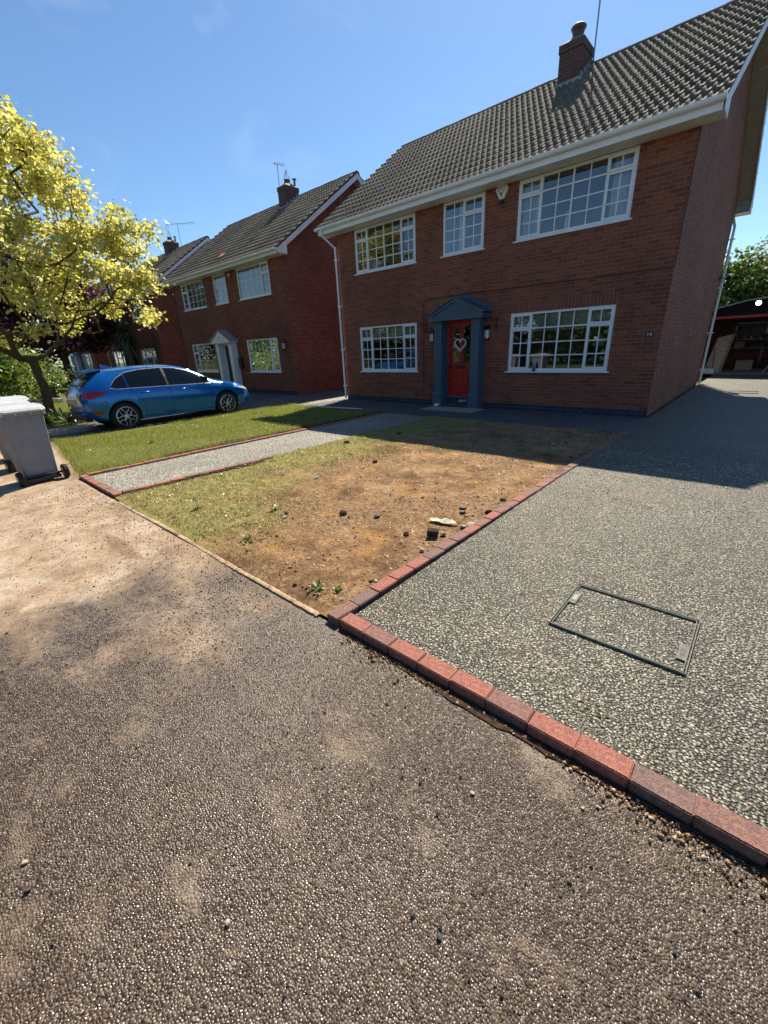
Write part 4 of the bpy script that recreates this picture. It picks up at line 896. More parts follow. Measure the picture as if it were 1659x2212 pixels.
def gbox(name, label, cat, x, y, z, sx, sy, sz, m, rz=0, lid=None):
    t = thing(name, label, cat, (x, y, z), rz)
    B().box(-sx/2, sx/2, -sy/2, sy/2, 0, sz*.93).done('box_body', m, t, bevel=.008)
    B().box(-sx/2-.012, sx/2+.012, -sy/2-.012, sy/2+.012, sz*.93, sz).done('lid', lid or m, t, bevel=.006)
    return t
cb = plain('brown_cardboard', (.34, .23, .14), .9); gp = plain('green_plastic', (.02, .22, .09), .35); tt = plain('teal_plastic', (.03, .2, .2), .4)
gbox('storage_box', 'small cream box under the leaning board inside the garage', 'box', 8.95, 12.35, .05, .34, .3, .22, M['cream'], .1, cb)
gbox('storage_box', 'white tub on the garage workbench', 'box', 10.9, 16.85, .91, .3, .25, .18, M['upvc'])
gbox('storage_box', 'cardboard box on the left of the garage workbench', 'box', 9.5, 16.9, .91, .4, .3, .26, cb, .2)
gbox('storage_box', 'grey toolbox on the garage workbench', 'toolbox', 10.2, 16.8, .91, .45, .22, .2, M['black'], -.1)
gbox('storage_box', 'cardboard box on the garage floor', 'box', 9.9, 14.6, .05, .6, .45, .4, cb, .3)
gbox('storage_box', 'dark crate on the garage floor', 'box', 10.9, 15.4, .05, .7, .5, .45, M['black'], -.2)
o = setp(B().lathe([(.13, 0), (.15, .3), (.16, .32)], (0, 0, 0), 14).done('green_tub', gp, smooth=True), 'green plastic tub by the garage left wall', 'tub'); o.location = (8.72, 12.5, .05)
t = thing('leaning_board', 'beige hardboard sheet leaning just inside the garage left wall', 'board', (8.95, 12.8, .05))
B().add([(-.22, -.1, 0), (.32, -.1, 0), (.50, .25, 1.5), (.0, .25, 1.36), (-.22, -.07, 0), (.32, -.07, 0), (.50, .28, 1.5), (.0, .28, 1.36)], [(0, 1, 2, 3), (4, 7, 6, 5), (0, 4, 5, 1), (1, 5, 6, 2), (2, 6, 7, 3), (3, 7, 4, 0)]).done('board', beige, t)
B().tube([(.36, -.13, 0), (.53, .22, 1.5)], .03, 4).done('edge_batten', wood, t)
t = thing('hand_brush', 'dark broom leaning against the beige board', 'broom', (9.05, 12.55, .05))
B().tube([(0, 0, .1), (-.1, .2, 1.0)], .014, 6).done('handle', M['black'], t); B().box(-.12, .12, -.03, .03, 0, .11).done('brush_head', wood, t)
t = thing('step_ladder', 'pale wooden ladder leaning at the right of the garage opening', 'ladder', (10.9, 12.6, .05))
b = B()
for s in (0, .35): b.tube([(-.25, s, 0), (.75, s, 1.9)], .03, 4)
b.done('stiles', wood, t); b = B()
for i in range(6): f = .12+i*.14; b.tube([(-.25+f, 0, 1.9*f), (-.25+f, .35, 1.9*f)], .018, 5)
b.done('rungs', wood, t)
for i, (xx, zz, m, l) in enumerate(((9.3, 1.75, 'ally', 'grey hose coil hanging on the garage back wall'), (11.9, 1.5, 'felt', 'dark coat hanging on the garage back wall'))):
    if i == 0: o = B().tube([(.2*math.cos(a), .02*math.sin(3*a), .2*math.sin(a)) for a in np.linspace(0, 6.28, 20)], .03, 6).done('hose_coil', tt)
    else: o = B().prism([(-.15, 0), (.15, 0), (.2, -.7), (-.2, -.7)], -.06, .06, 1).done('hanging_coat', M['felt'], bevel=.03)
    o.location = (xx, 17.35, zz); setp(o, l, 'hose' if i == 0 else 'coat')

# ------------------------------------------------------------------ drain covers
def cover(x0, x1, y0, y1, z, label, tabs=True):
    t = thing('drain_cover', label, 'drain cover', ((x0+x1)/2, (y0+y1)/2, z)); hx, hy = (x1-x0)/2, (y1-y0)/2
    b = B(); w_ = .005
    for k_, dz in ((0, .0), (.012, -.002)):
        X, Y_ = hx-k_, hy-k_
        b.box(-X, X, -Y_, -Y_+w_, -.03, .012+dz).box(-X, X, Y_-w_, Y_, -.03, .012+dz).box(-X, -X+w_, -Y_+w_, Y_-w_, -.03, .012+dz).box(X-w_, X, -Y_+w_, Y_-w_, -.03, .012+dz)
    b.done('tray_frame', M['galv'], t)
    if tabs:
        for sx, yy in ((-1, .09), (1, -.09)):
            xx = sx*(hx-.036); s = B().box(xx-.022, xx+.022, yy-.075, yy+.075, -.02, .009).done('lifting_lug', M['galv'], t, bevel=.002)
            B().box(xx-.012, xx+.012, yy-.035, yy+.035, .009, .0105).done('keyhole', M['black'], s)
    B().box(-hx+.03, hx-.03, -hy+.03, hy-.03, -.03, -.001).done('gravel_fill', M['gravel'], t)
    return t
M['galv'] = plain('weathered_galvanised_tray', (.11, .12, .105), .7, .3, .4, 30, bump=.5)
cover(10.155, 10.835, -8.16, -7.61, .042, 'recessed rectangular drain cover tray filled with pebbles on the driveway')
cover(10.1, 10.75, 4.95, 5.45, .042, 'small pale drain cover in the sunlit patch before the garage', False)

# ------------------------------------------------------------------ cars
def lerp_st(st, y):
    ys = [s[0] for s in st]
    if y <= ys[0]: return st[0]
    if y >= ys[-1]: return st[-1]
    i = max(k for k in range(len(ys)) if ys[k] <= y); f = (y-ys[i])/(ys[i+1]-ys[i]); return [a*(1-f)+b_*f for a, b_ in zip(st[i], st[i+1])]
# y, zlow, wlow, wmid(.55), wshould(.80), zbelt, wbelt, zroof, wroof
HATCH = [(0.00, .50, .60, .66, .64, .70, .62, .80, .52), (.03, .38, .70, .76, .75, .86, .70, 1.0, .58), (.12, .30, .76, .83, .83, .92, .78, 1.08, .60), (.28, .26, .79, .87, .87, .965, .83, 1.25, .58),
         (.42, .22, .80, .895, .90, .975, .85, 1.385, .56), (.62, .20, .81, .905, .91, .975, .865, 1.415, .575), (1.1, .19, .82, .91, .915, .96, .875, 1.455, .595), (1.7, .19, .82, .905, .905, .945, .872, 1.47, .60),
         (2.2, .19, .82, .905, .905, .93, .870, 1.455, .595), (2.6, .19, .82, .905, .905, .92, .868, 1.385, .59), (2.95, .19, .82, .905, .905, .915, .862, 1.235, .60), (3.25, .19, .82, .905, .90, .91, .85, 1.045, .66),
         (3.42, .19, .82, .905, .895, .905, .83, .985, .62), (3.7, .20, .81, .90, .885, .88, .80, .945, .58), (4.0, .21, .79, .87, .85, .83, .745, .885, .52), (4.2, .22, .75, .82, .79, .765, .68, .80, .46),
         (4.32, .25, .68, .73, .70, .68, .60, .70, .40), (4.38, .34, .58, .62, .58, .60, .50, .61, .30)]
def ring(s):
    y, zl, wl2, wm, ws, zb, wb_, zr, wr = s
    zm = zl+(zb-zl)*.45; zs = zl+(zb-zl)*.82
    return [(0, zl), (wl2*.9, zl), (wl2, zl+.04), (wm, zm), (ws, zs), (wb_, zb), (wb_*.5+wr*.5+.012, (zb+zr)/2), (wr, zr-.045), (wr*.8, zr-.012), (wr*.4, zr), (0, zr+.004)]
def side_x(st, y, z):
    r = ring(lerp_st(st, y))[2:9]
    for i in range(len(r)-1):
        if r[i][1] <= z <= r[i+1][1]: f = (z-r[i][1])/max(1e-6, r[i+1][1]-r[i][1]); return r[i][0]*(1-f)+r[i+1][0]*f
    return r[0][0] if z < r[0][1] else r[-1][0]
def patch(st, lo, hi, ya, yb, off, ny=24, nz=6, thick=.0, shear=0.):
    """surface patch on the +x side between z=lo(y) and z=hi(y)"""
    b = B(); vs = []
    for i in range(ny+1):
        y = ya+(yb-ya)*i/ny; a, c = lo(y), hi(y)
        for j in range(nz+1): z = a+(c-a)*j/nz; yy = y; vs.append((side_x(st, yy, z)+off, yy, z))
    fs = [(i*(nz+1)+j, (i+1)*(nz+1)+j, (i+1)*(nz+1)+j+1, i*(nz+1)+j+1) for i in range(ny) for j in range(nz)]
    return b.add(vs, fs)
def both(b):
    n = len(b.v); b.v += [(-x, y, z) for x, y, z in b.v]; b.f += [tuple(i+n for i in f)[::-1] for f in b.f]; return b
def pair(b, name, mat, par, **k):
    o = b.done(name, mat, par, fix=False, **k); c = B(); c.v = [(-x, y, z) for x, y, z in b.v]; c.f = [tuple(f)[::-1] for f in b.f]
    return o, c.done(name, mat, par, fix=False, **k)
def poly_fn(pts):
    def f(y):
        if y <= pts[0][0]: return pts[0][1]
        for (a, za), (c, zc) in zip(pts, pts[1:]):
            if a <= y <= c: return za+(zc-za)*(y-a)/max(1e-6, c-a)
        return pts[-1][1]
    return f
def paint(name, c, rough=.22):
    g = G(name); n = g.noise(3, 2)
    flake = g.math('MULTIPLY', g.noise(900, 1), .0)
    return g.fin(g.ramp(n, [(.3, tuple(x*.92 for x in c)), (.7, c)]), rough, .5, None, .45, Coat_Weight=.6, Coat_Roughness=.03)
tyre_m = plain('tyre_rubber', (.018, .018, .018), .8, .3, .2, 30, bump=.3)
alloy = plain('alloy_wheel', (.50, .50, .51), .28, .5, .05, metal=.85)
def wheel(par, x, y, r=.325, side=1):
    t = B().lathe([(.225, -.10), (.30, -.11), (r, -.085), (r+.002, 0), (r, .085), (.30, .108), (.235, .10), (.225, .07)], (0, 0, 0), 40, axis=0).done('wheel', tyre_m, par, smooth=True)
    t.location = (x, y, r); t.rotation_euler = (0, 0, 0 if side > 0 else math.pi)
    rm = B().lathe([(.232, .06), (.234, .098), (.215, .104), (.208, .06)], (0, 0, 0), 40, axis=0)
    for k_ in range(5):
        a = 2*math.pi*k_/5+.3
        for s in (-1, 1):
            p = [(.085, .045*math.cos(a), .045*math.sin(a)), (.092, .115*math.cos(a+s*.17), .115*math.sin(a+s*.17)), (.096, .165*math.cos(a+s*.42), .165*math.sin(a+s*.42)), (.094, .215*math.cos(a+s*.36), .215*math.sin(a+s*.36))]
            rm.tube(p, [.018, .013, .012, .013], 6)
    rm.lathe([(.05, .06), (.055, .092), (.03, .1)], (0, 0, 0), 16, axis=0)
    rm.done('rim', alloy, t, smooth=False)
    B().lathe([(.22, .02), (.22, .045)], (0, 0, 0), 30, axis=0).done('dark_wheel_backing', M['rubber'], t)  # black backing disc, added as the shade behind the spokes
    return t
def car(label, loc, rz, pm, name='hatchback_car', detail=True, cat='car', scale=(1, 1, 1), plate='yellow'):
    root = thing(name, label, cat, loc, rz); root.scale = scale
    st = HATCH; ys = []
    for a, c in zip(st, st[1:]): 
        n = max(1, int((c[0]-a[0])/.09)); ys += [a[0]+(c[0]-a[0])*i/n for i in range(n)]
    ys.append(st[-1][0]); S = [lerp_st(st, y) for y in ys]
    # smooth the stations along the length
    A = np.array(S); 
    for _ in range(3): A[1:-1, 1:] = .25*A[:-2, 1:]+.5*A[1:-1, 1:]+.25*A[2:, 1:]
    SM = [tuple(r_) for r_ in A]
    bm = bmesh.new(); R = []
    for s in SM:
        h = ring(s); full = [(x, z) for x, z in h]+[(-x, z) for x, z in h[-2:0:-1]]
        R.append([bm.verts.new((x, s[0], z)) for x, z in full])
    m = len(R[0])
    for i in range(len(R)-1):
        for j in range(m): bm.faces.new((R[i][j], R[i+1][j], R[i+1][(j+1) % m], R[i][(j+1) % m]))
    bm.faces.new(R[0]); bm.faces.new(R[-1][::-1]); bmesh.ops.recalc_face_normals(bm, faces=bm.faces)
    me = bpy.data.meshes.new('body'); bm.to_mesh(me); bm.free()
    body = link_mesh('body', me, pm, root)
    wy = (.80, 3.50)
    cut = bmesh.new()
    for y in wy:
        rr = bmesh.ops.create_cone(cut, cap_ends=True, segments=40, radius1=.372, radius2=.372, depth=.42, matrix=Matrix.Translation((.80, y, .335)) @ Matrix.Rotation(math.pi/2, 4, 'Y'))
        rr = bmesh.ops.create_cone(cut, cap_ends=True, segments=40, radius1=.372, radius2=.372, depth=.42, matrix=Matrix.Translation((-.80, y, .335)) @ Matrix.Rotation(math.pi/2, 4, 'Y'))
    cm = bpy.data.meshes.new('cut'); cut.to_mesh(cm); cut.free(); co = bpy.data.objects.new('cut', cm); sc.collection.objects.link(co)
    co.parent = root
    md = body.modifiers.new('b', 'BOOLEAN'); md.object = co; md.operation = 'DIFFERENCE'; md.solver = 'EXACT'
    dg = bpy.context.evaluated_depsgraph_get(); nm = bpy.data.meshes.new_from_object(body.evaluated_get(dg)); body.modifiers.clear(); body.data = nm; bpy.data.objects.remove(co)
    nm.polygons.foreach_set('use_smooth', [True]*len(nm.polygons))
    try: nm.set_sharp_from_angle(angle=math.radians(32))
    except Exception: pass
    # inner arch liners and wheels
    B().box(-.60, .60, .38, 1.22, .25, .72).box(-.60, .60, 3.08, 3.92, .25, .72).done('arch_liner', M['rubber'], root)
    for y in wy:
        for s in (-1, 1): wheel(root, s*.80, y, side=s)
    st = SM
    roof = lambda y: lerp_st(st, y)[7]
    # side glass
    up = poly_fn([(.62, 1.03), (.80, 1.20), (1.05, 1.325), (1.4, 1.375), (1.9, 1.39), (2.25, 1.365), (2.6, 1.28), (2.95, 1.13), (3.16, 1.0)])
    lo = poly_fn([(.62, 1.02), (.72, .985), (1.7, .965), (2.6, .945), (3.2, .935)])
    for ya, yb in ((.64, .99), (1.02, 1.92), (1.98, 3.08)): pair(patch(st, lo, up, ya, yb, .007), 'side_window', M['carglass'], root, smooth=True)
    b = patch(st, lambda y: lo(y)-.02, lambda y: lo(y)-.002, .60, 3.12, .012, 40, 1); pair(b, 'chrome_strip', alloy, root)
    b = patch(st, lambda y: up(y)+.0, lambda y: up(y)+.016, .64, 3.1, .009, 40, 1); pair(b, 'window_trim', alloy, root)
    pair(patch(st, lo, up, 1.92, 1.98, .009, 3, 4), 'door_pillar', M['rubber'], root)
    # windscreen and tailgate glass laid over the body
    def top_patch(ya, yb, wfrac, off, n=12, zf=None):
        vs = []; m_ = 8
        for i in range(n+1):
            y = ya+(yb-ya)*i/n; r_ = ring(lerp_st(st, y)); W2 = r_[7][0]*wfrac
            dz = (roof(y+.02)-roof(y-.02))/.04; nl = math.sqrt(1+dz*dz)
            for j in range(m_+1):
                x = -W2+2*W2*j/m_; ax = abs(x); pts = [(0, r_[10][1]), (r_[9][0], r_[9][1]), (r_[8][0], r_[8][1]), (r_[7][0], r_[7][1])]
                z = poly_fn(pts)(ax); vs.append((x, y-off*dz/nl, z+off/nl))
        return B().add(vs, [(i*(m_+1)+j, (i+1)*(m_+1)+j, (i+1)*(m_+1)+j+1, i*(m_+1)+j+1) for i in range(n) for j in range(m_)])
    top_patch(2.52, 3.24, .96, .008).done('windscreen', M['carglass'], root, fix=False, smooth=True)
    top_patch(.12, .335, .93, .012).done('rear_window', M['carglass'], root, fix=False, smooth=True)
    # spoiler
    B().prism([(.20, 1.385), (.62, 1.44), (.62, 1.40), (.24, 1.345)], -.52, .52, 0).done('spoiler', pm, root, bevel=.012)
    B().prism([(.78, 1.43), (1.02, 1.45), (.80, 1.53), (.77, 1.52)], -.02, .02, 0).done('roof_fin', pm, root, bevel=.006)
    # seams
    def seam(y0, y1, z0, z1, n=10, off=.0015):
        return [(side_x(st, y0+(y1-y0)*i/n, z0+(z1-z0)*i/n)+off, y0+(y1-y0)*i/n, z0+(z1-z0)*i/n) for i in range(n+1)]
    b = B(); b.tube(seam(1.96, 1.98, .94, .24), .005, 4).tube(seam(3.05, 3.06, .92, .5), .005, 4).tube(seam(1.02, 1.28, .95, .62), .005, 4).tube(seam(1.28, 1.30, .62, .24), .005, 4).tube(seam(1.3, 3.06, .245, .245), .006, 4).tube(seam(3.06, 3.08, .5, .26), .005, 4)
    pair(b, 'door_seams', M['rubber'], root)
    b = B()
    for yy in (1.35, 2.28): x_ = side_x(st, yy, .84); b.tube([(x_+.0, yy-.11, .845), (x_+.032, yy-.085, .85), (x_+.034, yy+.085, .852), (x_+.0, yy+.11, .847)], .013, 6)
    pair(b, 'door_handle', pm, root, smooth=True)
    for s in (-1, 1):
        B().add([(s*(.87+.0), 2.86, .98), (s*1.03, 2.80, 1.0), (s*1.05, 2.80, 1.12), (s*.93, 2.80, 1.13), (s*.90, 3.02, 1.0), (s*1.01, 2.97, 1.02), (s*1.01, 2.95, 1.10), (s*.94, 2.95, 1.1)], [(0, 1, 2, 3), (4, 7, 6, 5), (0, 4, 5, 1), (1, 5, 6, 2), (2, 6, 7, 3), (3, 7, 4, 0)]).tube([(s*.84, 2.95, .96), (s*.95, 2.9, 1.0)], .018, 6).done('wing_mirror', M['black'], root, bevel=.02)
    # tail lamps wrap round the corner
    tl = plain('red_tail_lamp', (.32, .008, .01), .12, .6, .2)
    for s in (1, -1):
        q = patch(st, poly_fn([(.02, .80), (.2, .80), (.52, .90)]), poly_fn([(.02, .93), (.3, .955), (.52, .925)]), .01, .52, .01, 14, 3)
        q.v = [(s*x, y, z) for x, y, z in q.v]
        q.add([(s*.36, -.006+.03, .84), (s*.62, .0, .83), (s*.66, .02, .92), (s*.36, .02, .92)], [(0, 1, 2, 3)])
        q.done('tail_lamp', tl, root, fix=False)
        h = patch(st, poly_fn([(3.93, .72), (4.2, .655), (4.33, .62)]), poly_fn([(3.93, .76), (4.2, .735), (4.33, .66)]), 3.93, 4.33, .01, 10, 3)
        h.v = [(s*x, y, z) for x, y, z in h.v]; h.done('headlight', plain('headlight_glass', (.62, .64, .66), .06, .7, .15, 30, metal=.4) if 'headlight_glass' not in bpy.data.materials else bpy.data.materials['headlight_glass'], root, fix=False)
    q = patch(st, lambda y: .42, lambda y: .50, .16, .34, .008, 4, 2); both(q).done('rear_reflector', tl, root, fix=False)
    py = plain('number_plate_yellow', (.60, .46, .10), .5) if 'number_plate_yellow' not in bpy.data.materials else bpy.data.materials['number_plate_yellow']
    B().box(-.26, .26, -.012, .02, .66, .77).done('rear_number_plate', py, root)
    B().box(-.26, .26, 4.36, 4.395, .38, .49).done('front_number_plate', M['upvc'], root)
    B().box(-.62, .62, .0, .16, .28, .40).done('rear_diffuser', M['rubber'], root, bevel=.03)
    B().box(-.45, .45, 4.30, 4.385, .44, .60).done('grille', M['rubber'], root, bevel=.02)
    pair(patch(st, lambda y: .205, lambda y: .25, 1.2, 3.1, .012, 16, 1), 'sill_trim', pm, root)
    return root
blue = paint('bright_blue_car_paint', (.0, .14, .46))
car('bright blue hatchback with silver alloy wheels, parked beside the front lawn', (-1.66, -7.58, 0), 0, blue)
car('dark car seen between the two nearest houses, only its pale-trimmed corner visible', (-1.55, 8.6, 0), math.pi, paint('dark_grey_car_paint', (.02, .021, .024)))
car('black car parked beyond the picket fence, behind the yellow tree trunk', (-29.5, -6.4, 0), .15, paint('black_car_paint', (.006, .006, .008)), scale=(1.05, 1.05, 1.2))

# ------------------------------------------------------------------ wheelie bins
binm = plain('grey_bin_plastic', (.185, .195, .22), .55, .4, .12, 5, bump=.2, bs=90)
lidm = plain('sun_bleached_bin_lid', (.40, .43, .46), .5, .4, .1, 7, bump=.2)
def wbin(label, x, y, rz, scale=1., lidmat=None):
    """back of the bin (wheels and handle) faces +x at the origin"""
    t = thing('wheelie_bin', label, 'wheelie bin', (x, y, 0), rz, 'grey wheelie bins'); t.scale = (scale,)*3
    z0, z1 = .06, .97
    lo_ = [(-.06, -.195), (-.06, .195), (-.44, .20), (-.44, -.20)]; hi_ = [(.0, -.235), (.0, .235), (-.53, .245), (-.53, -.245)]
    b = B().add([(a, c, z0) for a, c in lo_]+[(a, c, z1) for a, c in hi_], [(0, 3, 2, 1), (4, 5, 6, 7), (0, 1, 5, 4), (1, 2, 6, 5), (2, 3, 7, 6), (3, 0, 4, 7)])
    body = b.done('bin_body', binm, t, bevel=.03)
    rb = B().box(-.55, .02, -.26, .26, .935, .975)
    for yy in (-.2, -.07, .07, .2): rb.box(.012, .024, yy-.006, yy+.006, .86, .94)
    rb.done('rim', binm, body, bevel=.008)
    l = B(); pr = [(-.58, .975), (.03, .975), (.05, 1.0), (.02, 1.03), (-.12, 1.06), (-.40, 1.065), (-.56, 1.03), (-.60, .985)]
    l.prism(pr, -.265, .265, 1)
    lid = l.done('lid', lidmat or lidm, t, bevel=.012)
    h = B().tube([(.02, -.22, .99), (.075, -.22, 1.0), (.085, -.2, 1.0), (.085, .2, 1.0), (.075, .22, 1.0), (.02, .22, .99)], .016, 8)
    for yy in (-.23, -.08, .08, .23): h.box(-.0, .07, yy-.008, yy+.008, .95, 1.015)
    h.done('handle', lidmat or lidm, lid, smooth=False)
    for s in (-1, 1):
        w_ = B().lathe([(.03, -.025), (.09, -.03), (.1, -.02), (.1, .02), (.09, .03), (.03, .025)], (0, 0, 0), 24, axis=1).done('wheel', tyre_m, t, smooth=False)
        w_.location = (-.015, s*.265, .1)
        B().lathe([(.055, -.031), (.05, -.034)], (0, 0, 0), 16, axis=1).done('hub', M['ally'], w_)
    B().tube([(-.015, -.25, .1), (-.015, .25, .1)], .014, 8).box(-.12, .02, -.2, .2, .03, .075).done('axle', M['rubber'], t)
    return t
wbin('nearest grey wheelie bin, back and both wheels facing, at the edge of the tarmac', 3.2, -9.27, .06, 1.02)
wbin('grey wheelie bin half hidden behind the nearest bin at the left edge', 1.93, -9.22, .12, 1.02)
wbin('grey wheelie bin farthest behind the others, mostly out of view', .85, -9.05, .1, 1.02)

# ------------------------------------------------------------------ vegetation
def leaf_mat(name, cols, trans=.5, rough=.55):
    g = G(name); oi = g.n.new('ShaderNodeNewGeometry')
    n = g.math('ADD', g.math('MULTIPLY', oi.outputs['Random Per Island'], .65), g.math('MULTIPLY', g.noise(1.3, 3), .35))
    col = g.ramp(n, [(i/(len(cols)-1)*.8+.1, c) for i, c in enumerate(cols)])
    d = g.n.new('ShaderNodeBsdfDiffuse'); t = g.n.new('ShaderNodeBsdfTranslucent'); gl = g.n.new('ShaderNodeBsdfGlossy'); gl.inputs['Roughness'].default_value = rough*.8
    g.lk(col, d.inputs[0]); 
    tc = g.mix(1., col, (1.10, 1.12, .70), 'MULTIPLY'); g.lk(tc, t.inputs[0]); g.n.remove(g.b)
    m1 = g.n.new('ShaderNodeMixShader'); m1.inputs[0].default_value = trans; g.lk(d.outputs[0], m1.inputs[1]); g.lk(t.outputs[0], m1.inputs[2])
    m2 = g.n.new('ShaderNodeMixShader'); m2.inputs[0].default_value = .06; g.lk(m1.outputs[0], m2.inputs[1]); g.lk(gl.outputs[0], m2.inputs[2])
    g.lk(m2.outputs[0], g.out.inputs[0]); return g.m
M['maple'] = leaf_mat('yellow_maple_leaves', [(.24, .28, .07), (.46, .46, .13), (.68, .61, .24), (.82, .74, .48)], .6)
M['purple'] = leaf_mat('purple_leaves', [(.03, .008, .014), (.07, .016, .025), (.12, .03, .035)], .35)
M['green'] = leaf_mat('green_leaves', [(.06, .11, .015), (.12, .19, .03), (.24, .30, .06)], .45)
M['darkgreen'] = leaf_mat('dark_green_leaves', [(.02, .045, .012), (.045, .085, .02), (.08, .13, .03)], .35)
M['palmleaf'] = leaf_mat('palm_blades', [(.03, .05, .02), (.07, .10, .04), (.13, .17, .08)], .25, .3)
M['blade'] = leaf_mat('grass_blades', [(.06, .10, .015), (.17, .21, .04), (.33, .34, .09), (.50, .45, .21)], .5)
M['dryblade'] = leaf_mat('dry_grass_blades', [(.08, .11, .02), (.19, .19, .05), (.36, .29, .12), (.48, .38, .2)], .3)
M['bark'] = plain('tree_bark', (.10, .075, .05), .9, .15, .4, 14, bump=1., bs=35)
M['palmbark'] = plain('palm_trunk_bark', (.09, .075, .06), .95, .1, .45, 22, bump=1., bs=30)

def leaves_np(C, N, size, rng, spread=.22, flat=.6, droop=.5, shape=6):
    """C: cluster centres (k,3); N leaves per cluster"""
    k_ = len(C); n = k_*N
    c = np.repeat(C, N, 0)+rng.normal(0, 1, (n, 3))*np.array([spread, spread, spread*flat])
    a = rng.uniform(0, 2*np.pi, n); tilt = rng.normal(droop, .45, n)
    d = np.stack([np.cos(a)*np.cos(tilt), np.sin(a)*np.cos(tilt), -np.sin(tilt)], -1)
    up = rng.normal(0, .45, (n, 3))+np.array([0, 0, 1.]); s = np.cross(d, up); s /= np.linalg.norm(s, axis=1, keepdims=True)+1e-9
    nn = np.cross(s, d); sz = size*rng.uniform(.6, 1.25, n)[:, None]
    if shape == 6: prof = [(0, .0, 0), (.28, .52, .06), (.62, .42, .05), (1., 0, -.10), (.62, -.42, .05), (.28, -.52, .06)]
    else: prof = [(0, .0, 0), (.45, .28, .03), (1., 0, -.12), (.45, -.28, .03)]
    V = np.stack([c+sz*(d*p[0]+s*p[1]+nn*p[2]) for p in prof], 1).reshape(-1, 3)
    m_ = len(prof); return V, np.arange(n*m_).reshape(n, m_)
def skeleton(base, fork, targets, r0, rng, wob=.10):
    """connect every target to the nearest limb already grown; pipe-model radii"""
    P = [Vector(base), Vector(base).lerp(Vector(fork), .5)+Vector((rng.normal(0, .05), rng.normal(0, .05), 0)), Vector(fork)]; par = [-1, 0, 1]
    T = sorted(targets, key=lambda t: (Vector(t)-P[2]).length); PA = np.array([tuple(p) for p in P])
    for t in T:
        tv = np.array(t); d = np.linalg.norm(PA-tv, axis=1)+.55*np.linalg.norm(PA-np.array(fork), axis=1)*0.25; d[:2] += 50
        d += np.where(PA[:, 2] > tv[2]+.1, .6, 0); j = int(d.argmin()); a = Vector(PA[j]); b_ = Vector(t); L = (b_-a).length; n = max(1, int(L/.35)); pi = j
        for q in range(1, n+1):
            f = q/n; p = a.lerp(b_, f)+Vector(rng.normal(0, wob*min(1, L)*.35, 3))*(1-f); p.z += -.10*L*math.sin(f*math.pi)
            P.append(p); par.append(pi); pi = len(P)-1
        PA = np.array([tuple(p) for p in P])
    n = len(P); cnt = [0]*n
    has = [False]*n
    for i in range(n-1, 0, -1):
        if cnt[i] == 0: cnt[i] = 1
        cnt[par[i]] += cnt[i]
    mx = cnt[1] or 1
    rad = [r0*(c/mx)**.47 for c in cnt]; rad[0] = r0*1.25; rad[1] = r0*1.02
    b = B()
    for i in range(1, n):
        if rad[i] < .0045: continue
        a, c = P[par[i]], P[i]; ns = 9 if rad[i] > .05 else 5 if rad[i] > .015 else 3
        ra = min(rad[par[i]], rad[i]*1.35); b.tube([a, c], [ra, rad[i]], ns, cap=False)
    return b, P, par, cnt
def tree(name, label, base, fork, crown_pts, r0, mat, ncl, N, size, seed, group=None, spread=.22, shape=6, twigs=.35, cat='tree', bark='bark', droop=.5, thin=None):
    rng = np.random.default_rng(seed); t = thing(name, label, cat, base, 0, group)
    rel = [tuple(np.array(p)-np.array(base)) for p in crown_pts]; fk = tuple(np.array(fork)-np.array(base))
    b, P, par, cnt = skeleton((0, 0, 0), fk, rel, r0, rng)
    b.done('trunk', M[bark], t, smooth=True, fix=False)
    tips = np.array([tuple(P[i]) for i in range(3, len(P)) if cnt[i] <= 3]); idx = rng.integers(0, len(tips), ncl)
    C = tips[idx]+rng.normal(0, twigs, (ncl, 3))*np.array([1, 1, .8])
    if thin: C = C[thin(C, rng)]
    V, Fc = leaves_np(C, N, size, rng, spread, shape=shape, droop=droop)
    npmesh('crown', V, Fc, mat, t); return t

# the big yellow maple: crown radius by height
rng = np.random.default_rng(5)
prof_z = [1.75, 2.2, 2.8, 3.3, 3.8, 4.6, 5.2, 5.8, 6.7, 7.3, 7.9, 8.4]; prof_r = [1.3, 2.1, 2.95, 3.6, 3.85, 3.75, 3.5, 3.1, 2.5, 1.9, 1.2, .3]
pts = []
while len(pts) < 420:
    z = rng.uniform(1.7, 8.3); r = np.interp(z, prof_z, prof_r); a = rng.uniform(0, 2*np.pi); q = rng.uniform(.12, 1)**.5
    if r < .2 or rng.random() > r/3.9: continue
    if z < 1.25+.48*r*q: continue
    if z < 4.8 and r*q < 2.5 and rng.random() < .6: continue
    lump = 1+.10*math.sin(3*a+z*1.1)+.08*math.sin(5*a-z*1.9)
    if math.sin(a*4+z*1.6)*math.sin(z*2.3+a) > .62: continue
    pts.append((-6.36+r*q*lump*math.cos(a), -7.28+r*q*lump*math.sin(a), z))
tree('maple_tree', 'large tree with bright yellow-green leaves rising behind the grey bins', (-6.36, -7.28, 0), (-6.4, -7.26, 1.75), pts, .125, M['maple'], 1650, 38, .10, 21, spread=.17, twigs=.15, thin=lambda C, r: (C[:, 2] > 4.4) | (np.hypot(C[:, 0], C[:, 1]) > 3.3) | (r.random(len(C)) < .38))
def blob(cx, cy, cz, rx, ry, rz, n, seed, low=-.9):
    r = np.random.default_rng(seed); out = []
    while len(out) < n:
        p = r.normal(0, 1, 3); p /= np.linalg.norm(p); q = r.uniform(.3, 1)**.45
        if p[2] < low: continue
        l = 1+.16*math.sin(4*p[0]+seed)+.14*math.sin(5*p[2]+3*p[1])
        out.append((cx+rx*q*l*p[0], cy+ry*q*l*p[1], cz+rz*q*l*p[2]))
    return out
